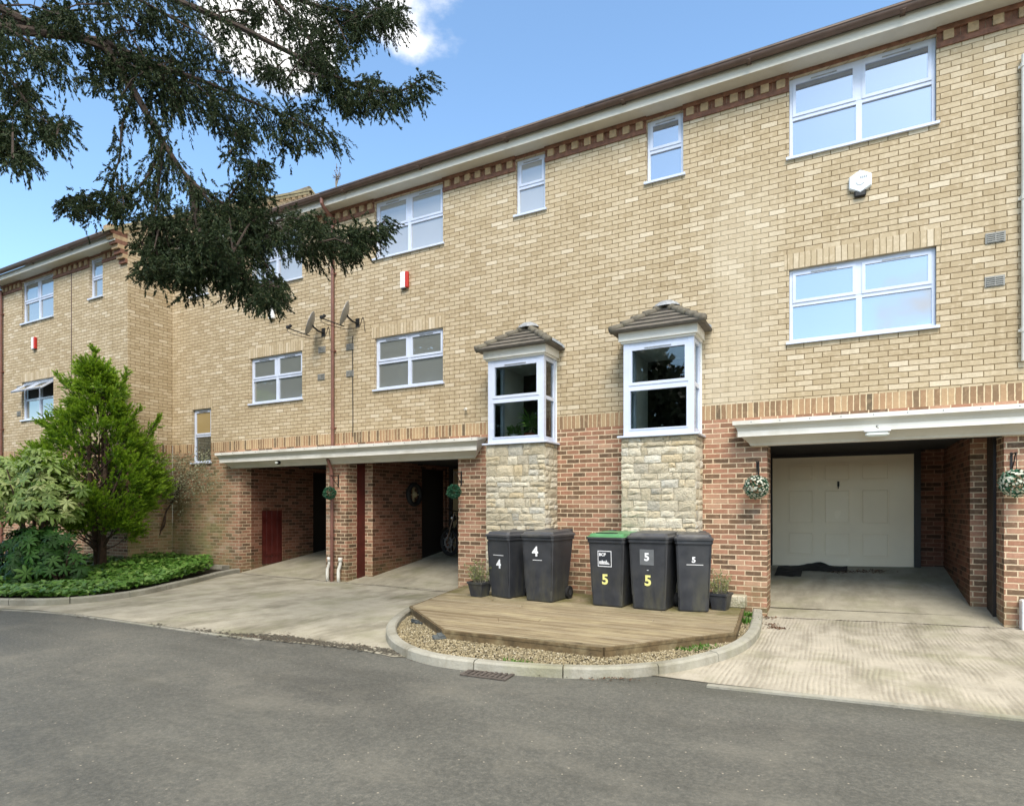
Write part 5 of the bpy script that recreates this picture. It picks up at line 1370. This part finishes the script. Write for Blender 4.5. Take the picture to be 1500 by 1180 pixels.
# --- ivy ground cover
bedpoly = [(p.x, p.y) for p in bed_inner]+[(-12.4, -.02), (-14.70, -.02), (-14.70, -1.12), (-22, -1.12), (-22, bed_inner[0].y)]
slabx = gp(285, 842, .07).x; C = []; N_ = []; cnt = 0
while cnt < 24000:
    x = random.uniform(-17.5, -9.5); y = random.uniform(-6, -.05)
    if not inpoly(x, y, bedpoly): continue
    rel = Vector((x, y, 0))-CAM; pxx = 750+FPX*rel.dot(RT)/rel.dot(FW)
    if pxx > 288 and random.random() < min(1, (pxx-288)/26): continue
    hgt = .08+.07*(math.sin(x*3.1)*math.sin(y*2.7)+1)+.16*max(0, min(1, (y+2.6)/1.6))
    C.append(Vector((x, y, .07+hgt*random.uniform(.35, 1.0)+.0))); cnt += 1
VV = []; FF = []
for c in C:
    n = Vector((random.gauss(.1, .35), random.gauss(-.25, .35), 1)).normalized(); a = n.orthogonal(); a.rotate(Matrix.Rotation(random.uniform(0, 6.28), 3, n)); b = n.cross(a); s_ = random.uniform(.028, .056); o = len(VV)
    for (u, v, w_) in ((0, -.6, 0), (.9, -.5, -.1), (.55, .15, 0), (0, 1.1, -.2), (-.55, .15, 0), (-.9, -.5, -.1)): VV.append(c+a*u*s_+b*v*s_+n*w_*s_)
    FF += [[o, o+1, o+2, o+3], [o, o+3, o+4, o+5]]
tag(npobj('ivy_ground_cover', np.array([tuple(v) for v in VV]), FF, m_ivy), 'green ivy covering the planted bed behind the left kerb', 'ivy', kind='stuff')
# stones in the bed
def rock(px, py, sx, sy, sz, rz, label, mat, name='stone_slab', h=.07):
    p = gp(px, py, h); M = Matrix.Translation(p) @ Matrix.Rotation(R(rz), 4, 'Z') @ Matrix.Rotation(R(-6), 4, 'X'); mb = MB(); mb.bbox(-sx, sx, -sy, sy, -.02, sz, .015, M=M)
    mb.v = [(v[0]+random.uniform(-.01, .01), v[1]+random.uniform(-.01, .01), v[2]+random.uniform(-.006, .006)) for v in mb.v]; tag(obj(name, mb, mat), label, 'stone')
rock(318, 833, .26, .14, .10, 8, 'pale flat stone slab at the right end of the ivy', m_kerb)
rock(182, 838, .36, .12, .16, 16, 'long pale stone in the ivy in front of the conifer', m_kerb)
rock(140, 842, .12, .10, .14, 30, 'rounded brown stone at the foot of the conifer', m_mortar)
rock(243, 806, .14, .10, .18, 10, 'white stone at the foot of the twisted stem', m_lining)
# green weeds by deck ends
def weed(pts, n, label, sz=.05):
    C = []; D = []
    for _ in range(n):
        a = random.choice(pts); C.append((a[0]+random.gauss(0, .09), a[1]+random.gauss(0, .05), gz(a[0])+.020)); D.append((random.gauss(0, .6), random.gauss(0, .6), 1))
    V, F = leaves(C, np.array(D), sz, sz*.28, .2); tag(npobj('weeds', V, F, m_ivy), label, 'weeds', kind='stuff')
weed([(gp(x, y).x, gp(x, y).y) for x, y in ((1005, 955), (1030, 950), (1020, 952))], 240, 'bright green grass tuft on the gravel in front of the deck')
weed([(gp(x, y).x, gp(x, y).y) for x, y in ((1092, 915), (1090, 905), (1093, 895))], 320, 'green plants on the gravel at the right end of the deck', .09)
C_ = [(gp(x, y).x, gp(x, y).y) for x, y in ((757, 975), (762, 974))]; weed(C_, 90, 'small green weed at the kerb beside the drain grate', .05)
# weed on the gutter
p = at(492, 282, -.4); p.z = 7.93; t = thing('gutter_weed', 'dry weed growing from the gutter above the downpipe', 'weed', p)
q = MB(); C = []; D = []
for i in range(7):
    e = Vector((random.uniform(-.22, .22), 0, random.uniform(.15, .42))); q.tube([(0, 0, -.08), e*.5+Vector((.02, 0, .05)), e], .005, 4)
    for k in range(10): C.append(tuple(e*random.uniform(.4, 1))); D.append((random.gauss(0, 1), random.gauss(0, 1), .3))
obj('stems', q, m_twig, t, local=True); V, F = leaves(C, np.array(D), .035, .02); npobj('leaves', V, F, m_bark, t, local=True)

# ================================================================== THE OVERHANGING YEW
YT = Vector((-9.6, -9.2, 0))
t = thing('yew_tree', 'dark green yew whose drooping branches hang across the top left sky', 'tree', YT)
limbs = MB(); SB = []; SD = []; SL = []
def P3(px, py, z): return dep(px, py, z)
# (pixel path with depth, foliage half-width in px, thickness)
BR = [
 ([(-200, -120, 5.6), (-40, -10, 5.7), (60, 40, 5.8), (150, 70, 5.9), (230, 110, 6.0), (275, 160, 6.1)], 58, .05, 380),
 ([(150, 60, 5.9), (230, 95, 6.0), (300, 120, 6.1), (370, 150, 6.2), (430, 175, 6.2), (490, 200, 6.2)], 40, .03, 420),
 ([(60, -60, 6.2), (200, -20, 6.2), (330, 30, 6.3), (430, 80, 6.3), (520, 125, 6.3), (580, 135, 6.3), (622, 112, 6.3)], 34, .04, 560),
 ([(250, -60, 6.5), (380, -20, 6.5), (470, 10, 6.5), (530, 20, 6.5), (580, 20, 6.5)], 52, .035, 520),
 ([(380, -20, 6.5), (440, 40, 6.45), (470, 90, 6.4), (500, 140, 6.4)], 36, .02, 260),
 ([(-150, 40, 5.2), (-60, 60, 5.2), (0, 100, 5.2), (40, 150, 5.2), (85, 195, 5.2)], 44, .03, 260),
 ([(-160, 120, 5.0), (-60, 160, 5.0), (0, 190, 5.0), (40, 230, 5.0)], 34, .02, 240),
 ([(-160, -60, 5.4), (-30, 20, 5.4), (40, 60, 5.4), (95, 100, 5.4)], 46, .03, 200),
 ([(150, 60, 5.9), (200, 140, 5.9), (240, 210, 5.9), (280, 265, 5.9), (330, 300, 5.9), (380, 330, 5.9)], 20, .04, 220),
 ([(240, 205, 5.9), (215, 260, 5.8), (180, 290, 5.8), (140, 285, 5.8), (100, 290, 5.8)], 24, .015, 200),
 ([(240, 205, 5.9), (232, 270, 5.8), (225, 340, 5.7), (235, 390, 5.7)], 24, .018, 230),
 ([(280, 265, 5.9), (290, 330, 5.8), (310, 370, 5.8), (350, 400, 5.8), (395, 428, 5.8)], 44, .03, 680),
 ([(330, 300, 5.9), (370, 340, 5.9), (420, 350, 5.9), (470, 365, 5.9), (520, 355, 5.9), (565, 322, 5.9)], 26, .02, 480),
 ([(280, 265, 5.9), (330, 320, 5.9), (370, 365, 5.9), (400, 400, 5.9), (415, 420, 5.9)], 20, .02, 160),
 ([(330, 300, 5.9), (350, 270, 5.9), (375, 250, 5.9), (380, 235, 5.9)], 24, .014, 130),
 ([(200, 130, 5.9), (180, 180, 5.9), (175, 230, 5.85), (165, 270, 5.8), (175, 310, 5.8)], 18, .014, 110),
 ([(150, 60, 6.4), (210, 90, 6.5), (260, 130, 6.5), (320, 165, 6.5), (360, 190, 6.5)], 40, .02, 360),
 ([(60, -80, 6.0), (150, -30, 6.0), (240, 20, 6.0), (310, 60, 6.0)], 46, .03, 320),
]
for pts, hw, th, n in BR:
    path = smooth_path([P3(*p) for p in pts], 6); m = len(path)
    limbs.tube(path, [max(.006, th*(1-.85*i/(m-1))) for i in range(m)], 7)
    zdep = sum(p[2] for p in pts)/len(pts); w = hw/FPX*zdep
    for k in range(n):
        f = random.random()**.85; i = min(m-2, int(f*(m-1))); c = path[i].lerp(path[i+1], random.random())
        tp = max(.35, 1.0-.55*f)
        off = Vector((random.gauss(0, 1), random.gauss(0, 1), random.gauss(0, 1)))
        off = off.normalized()*w*tp*random.random()**.5
        q0 = c+off+Vector((0, 0, -.02)); along = (path[i+1]-path[i]).normalized()
        d_ = (along*.45+off.normalized()*.35+Vector((random.gauss(0, .25), random.gauss(0, .25), -.85))).normalized()
        SB.append(tuple(q0)); SD.append(tuple(d_)); SL.append(random.uniform(.10, .26)*(1.0 if hw > 30 else .8))
        if k % 9 == 0: limbs.tube([c, q0], [.005, .003], 4, cap=False)
MASS = [(190, 60, 100, 65, 6.0, 460), (165, 115, 50, 35, 5.95, 190), (270, 130, 75, 60, 6.1, 420), (330, 40, 90, 50, 6.4, 210), (430, 110, 60, 60, 6.3, 300), (480, 45, 65, 50, 6.5, 420), (545, 25, 42, 32, 6.5, 260),
        (35, 90, 50, 55, 5.3, 200), (10, 200, 36, 42, 5.0, 220), (85, 180, 28, 26, 5.2, 90), (250, 360, 46, 50, 5.75, 420), (305, 385, 70, 50, 5.85, 800), (360, 330, 44, 48, 5.9, 360), (440, 333, 46, 22, 5.9, 240), (490, 350, 34, 20, 5.9, 190), (235, 395, 30, 26, 5.7, 160),
        (395, 430, 32, 14, 5.8, 110), (540, 340, 22, 16, 5.9, 110), (420, 190, 50, 30, 6.2, 190), (345, 195, 36, 32, 6.1, 110), (375, 262, 24, 30, 5.9, 150), (190, 295, 46, 30, 5.8, 110), (125, 300, 28, 22, 5.8, 80), (290, 325, 36, 30, 5.85, 130), (560, 135, 40, 20, 6.3, 130), (500, 130, 45, 34, 6.3, 190), (80, 20, 90, 35, 5.7, 260)]
for mx_, my_, rx, ry, z_, n_ in MASS:
    # every mass is a knot of small sub-clumps so that its outline stays ragged
    subs = []
    for _ in range(max(6, n_//22)):
        a = random.uniform(0, 6.28); q = random.random()**.6; subs.append((mx_+rx*q*math.cos(a), my_+ry*q*math.sin(a), z_+random.gauss(0, .22)))
    for _ in range(n_):
        sx_, sy_, sz_ = random.choice(subs); c = dep(sx_+random.gauss(0, 9), sy_+random.gauss(0, 8), sz_+random.gauss(0, .07)); SB.append(tuple(c))
        SD.append(tuple((Vector((random.gauss(0, .55), random.gauss(0, .55), -.55+random.gauss(0, .4)))).normalized())); SL.append(random.uniform(.08, .17))
    for _ in range(max(2, n_//60)):
        q1 = random.choice(subs); q2 = random.choice(subs); a_, b_ = dep(*q1), dep(*q2); limbs.tube([a_, a_.lerp(b_, .5)+Vector((0, 0, .05)), b_], [.010, .007, .004], 4, cap=False)
# trunk, main limbs and the rest of the crown outside the frame
limbs.tube([YT+Vector((0, 0, -.05)), YT+Vector((.05, .1, 1.5)), YT+Vector((.25, .3, 3.2)), YT+Vector((.3, .4, 5.0)), YT+Vector((.2, .5, 7.5)), YT+Vector((.2, .5, 10))], [.45, .36, .30, .24, .15, .05], 12)
for pts, hw, th, n in BR[:8]+BR[16:]:
    a = P3(*pts[0]); b = YT+Vector((.25, .3, min(8, max(3.0, a.z-.8)))); limbs.tube([b, b.lerp(a, .5)+Vector((0, 0, .35)), a], [.11, .07, th], 7)
obj('trunk', limbs, m_bark2, t)
B = np.array(SB); D = np.array(SD); L = np.array(SL)
V1, F1, _ = cone_tufts(B, D, L*.85, 34, .030, .0095)
# far part of crown (above / behind, outside the picture): coarser
n = 5200; u = rng.normal(0, 1, (n, 3)); u /= np.linalg.norm(u, axis=1)[:, None]; rad = rng.uniform(.45, 1, (n, 1))**.6
C2 = np.array((YT.x-.4, YT.y-.3, 7.4))+u*rad*np.array((3.4, 3.0, 3.9))
rel = C2-np.array(CAM); dz = rel @ np.array(FW); lx = rel @ np.array(RT); px = 750+FPX*lx/np.maximum(dz, .01); py = 740-FPX*rel[:, 2]/np.maximum(dz, .01)
keep = (dz < .2) | (px < -60) | (py < -80); C2 = C2[keep]
D2 = rng.normal(0, .5, C2.shape)+np.array((0, 0, -.7)); D2 /= np.linalg.norm(D2, axis=1)[:, None]
V2, F2, _ = cone_tufts(C2, D2, np.full(len(C2), .4), 9, .12, .04)
npobj('crown', np.concatenate([V1, V2]), np.concatenate([F1, F2+len(V1)]), m_yew, t)

# woodland on the far side of the yard, behind the viewpoint: seen only mirrored in the windows
n = 80000; ang = rng.uniform(R(150), R(392), n); dist = rng.uniform(24, 31, n)
X = np.cos(ang)*dist-3; Y = -9.5+np.sin(ang)*dist*.9
hh = 7.6+2.0*np.sin(ang*5)+1.5*np.sin(ang*13+1)+np.clip(-(X+4)*.45, 0, 7)
Zc = rng.uniform(0, 1, n)**.75*hh
hh = np.where(X > -3, hh*np.clip(1-(X+3)*.22, .35, 1), hh); Zc = rng.uniform(0, 1, n)**.75*hh
k_ = Y < -14; C3 = np.stack([X, Y, Zc], 1)[k_]
D3 = rng.normal(0, 1, C3.shape); V, F = leaves(C3, D3, .75, .42, 0)
tag(npobj('woodland', V, F, m_wood_far), 'dark trees across the yard mirrored in the lower windows', 'woodland', kind='stuff')

# ================================================================== LIGHT, SKY, CAMERA
w = bpy.data.worlds.new('World'); scene.world = w; w.use_nodes = True; nt = w.node_tree; nt.nodes.clear()
def wn(ty): return nt.nodes.new(ty)
sky = wn('ShaderNodeTexSky'); sky.sky_type = 'NISHITA'; sky.sun_disc = False
SUN_EL, SUN_AZ = R(50), R(155)       # azimuth measured clockwise from +Y
sky.sun_elevation = SUN_EL; sky.sun_rotation = SUN_AZ; sky.air_density = 1.0; sky.dust_density = 1.2; sky.ozone_density = 1.0; sky.altitude = 50
def wmath(op, x, y=None, clamp=False):
    n = wn('ShaderNodeMath'); n.operation = op; n.use_clamp = clamp
    for i, q in enumerate((x, y)):
        if q is None: continue
        if isinstance(q, bpy.types.NodeSocket): nt.links.new(q, n.inputs[i])
        else: n.inputs[i].default_value = q
    return n.outputs[0]
def wstep(x, lo, hi, out=1.0):
    n = wn('ShaderNodeMapRange'); n.interpolation_type = 'SMOOTHSTEP'; nt.links.new(x, n.inputs[0]); n.inputs[1].default_value = lo; n.inputs[2].default_value = hi; n.inputs[3].default_value = 0; n.inputs[4].default_value = out; return n.outputs[0]
tc = wn('ShaderNodeTexCoord'); mp = wn('ShaderNodeMapping'); mp.inputs['Scale'].default_value = (1, 1, 1.9); mp.inputs['Location'].default_value = (.35, .1, .22)
nt.links.new(tc.outputs['Generated'], mp.inputs[0])
nz = wn('ShaderNodeTexNoise'); nz.inputs['Scale'].default_value = 3.2; nz.inputs['Detail'].default_value = 9; nz.inputs['Roughness'].default_value = .58; nt.links.new(mp.outputs[0], nz.inputs[0])
sx = wn('ShaderNodeSeparateXYZ'); nt.links.new(tc.outputs['Generated'], sx.inputs[0])
def bank(px, py, r0, r1):           # a bank of cloud round one direction of the sky
    c = ray(px, py).normalized(); d = wn('ShaderNodeVectorMath'); d.operation = 'DOT_PRODUCT'; nt.links.new(tc.outputs['Generated'], d.inputs[0]); d.inputs[1].default_value = c
    return wstep(d.outputs['Value'], math.cos(R(r1)), math.cos(R(r0)))
def bank_dir(v, r0, r1):
    c = Vector(v).normalized(); d = wn('ShaderNodeVectorMath'); d.operation = 'DOT_PRODUCT'; nt.links.new(tc.outputs['Generated'], d.inputs[0]); d.inputs[1].default_value = c
    return wmath('MULTIPLY', wstep(d.outputs['Value'], math.cos(R(r1)), math.cos(R(r0))), .4)
near = wmath('MAXIMUM', bank(640, -20, 2, 9), bank(400, 50, 0, 7))
front = wmath('ADD', wmath('MULTIPLY', near, .40), wmath('SUBTRACT', nz.outputs[0], .36))
high = wstep(sx.outputs[2], .66, .82); east = wstep(sx.outputs[0], .42, .75)  # unseen cloud overhead and to +X, added to whiten and fill the light
behind = bank_dir((.075, -.96, .265), 1, 5)
cov = wmath('ADD', wmath('ADD', front, behind), wmath('MAXIMUM', high, east))
cl = wstep(cov, .40, .56)
gn = wn('ShaderNodeMix'); gn.data_type = 'RGBA'; gn.blend_type = 'MULTIPLY'; gn.inputs[0].default_value = 1; nt.links.new(sky.outputs[0], gn.inputs[6]); gn.inputs[7].default_value = (.98, 1.13, 1.16, 1)
shade = wn('ShaderNodeMix'); shade.data_type = 'RGBA'; nt.links.new(wstep(nz.outputs[0], .3, .75), shade.inputs[0]); shade.inputs[6].default_value = (4.6, 4.55, 4.5, 1); shade.inputs[7].default_value = (6.4, 6.3, 6.1, 1)
mx = wn('ShaderNodeMix'); mx.data_type = 'RGBA'; nt.links.new(cl, mx.inputs[0]); nt.links.new(gn.outputs[2], mx.inputs[6]); nt.links.new(shade.outputs[2], mx.inputs[7])
bg = wn('ShaderNodeBackground'); bg.inputs[1].default_value = .15; nt.links.new(mx.outputs[2], bg.inputs[0])
wo = wn('ShaderNodeOutputWorld'); nt.links.new(bg.outputs[0], wo.inputs[0])
sl = bpy.data.lights.new('sun', 'SUN'); sl.energy = 2.0; sl.angle = R(26); sl.color = (1, .905, .79)
so = bpy.data.objects.new('sun', sl); COL.objects.link(so)
sd = Vector((math.sin(SUN_AZ)*math.cos(SUN_EL), math.cos(SUN_AZ)*math.cos(SUN_EL), math.sin(SUN_EL)))
so.rotation_euler = sd.to_track_quat('Z', 'Y').to_euler(); so.location = sd*30

cd = bpy.data.cameras.new('camera'); co = bpy.data.objects.new('camera', cd); COL.objects.link(co)
cd.sensor_width = 36; cd.lens = FPX/1500*36; cd.shift_y = (HY-590)/1500; cd.clip_end = 500; cd.clip_start = .05
co.location = CAM; co.rotation_euler = (R(90), 0, YAW); scene.camera = co
scene.view_settings.view_transform = 'Standard'; scene.view_settings.look = 'None'; scene.view_settings.gamma = 1
scene.view_settings.exposure = 0.97
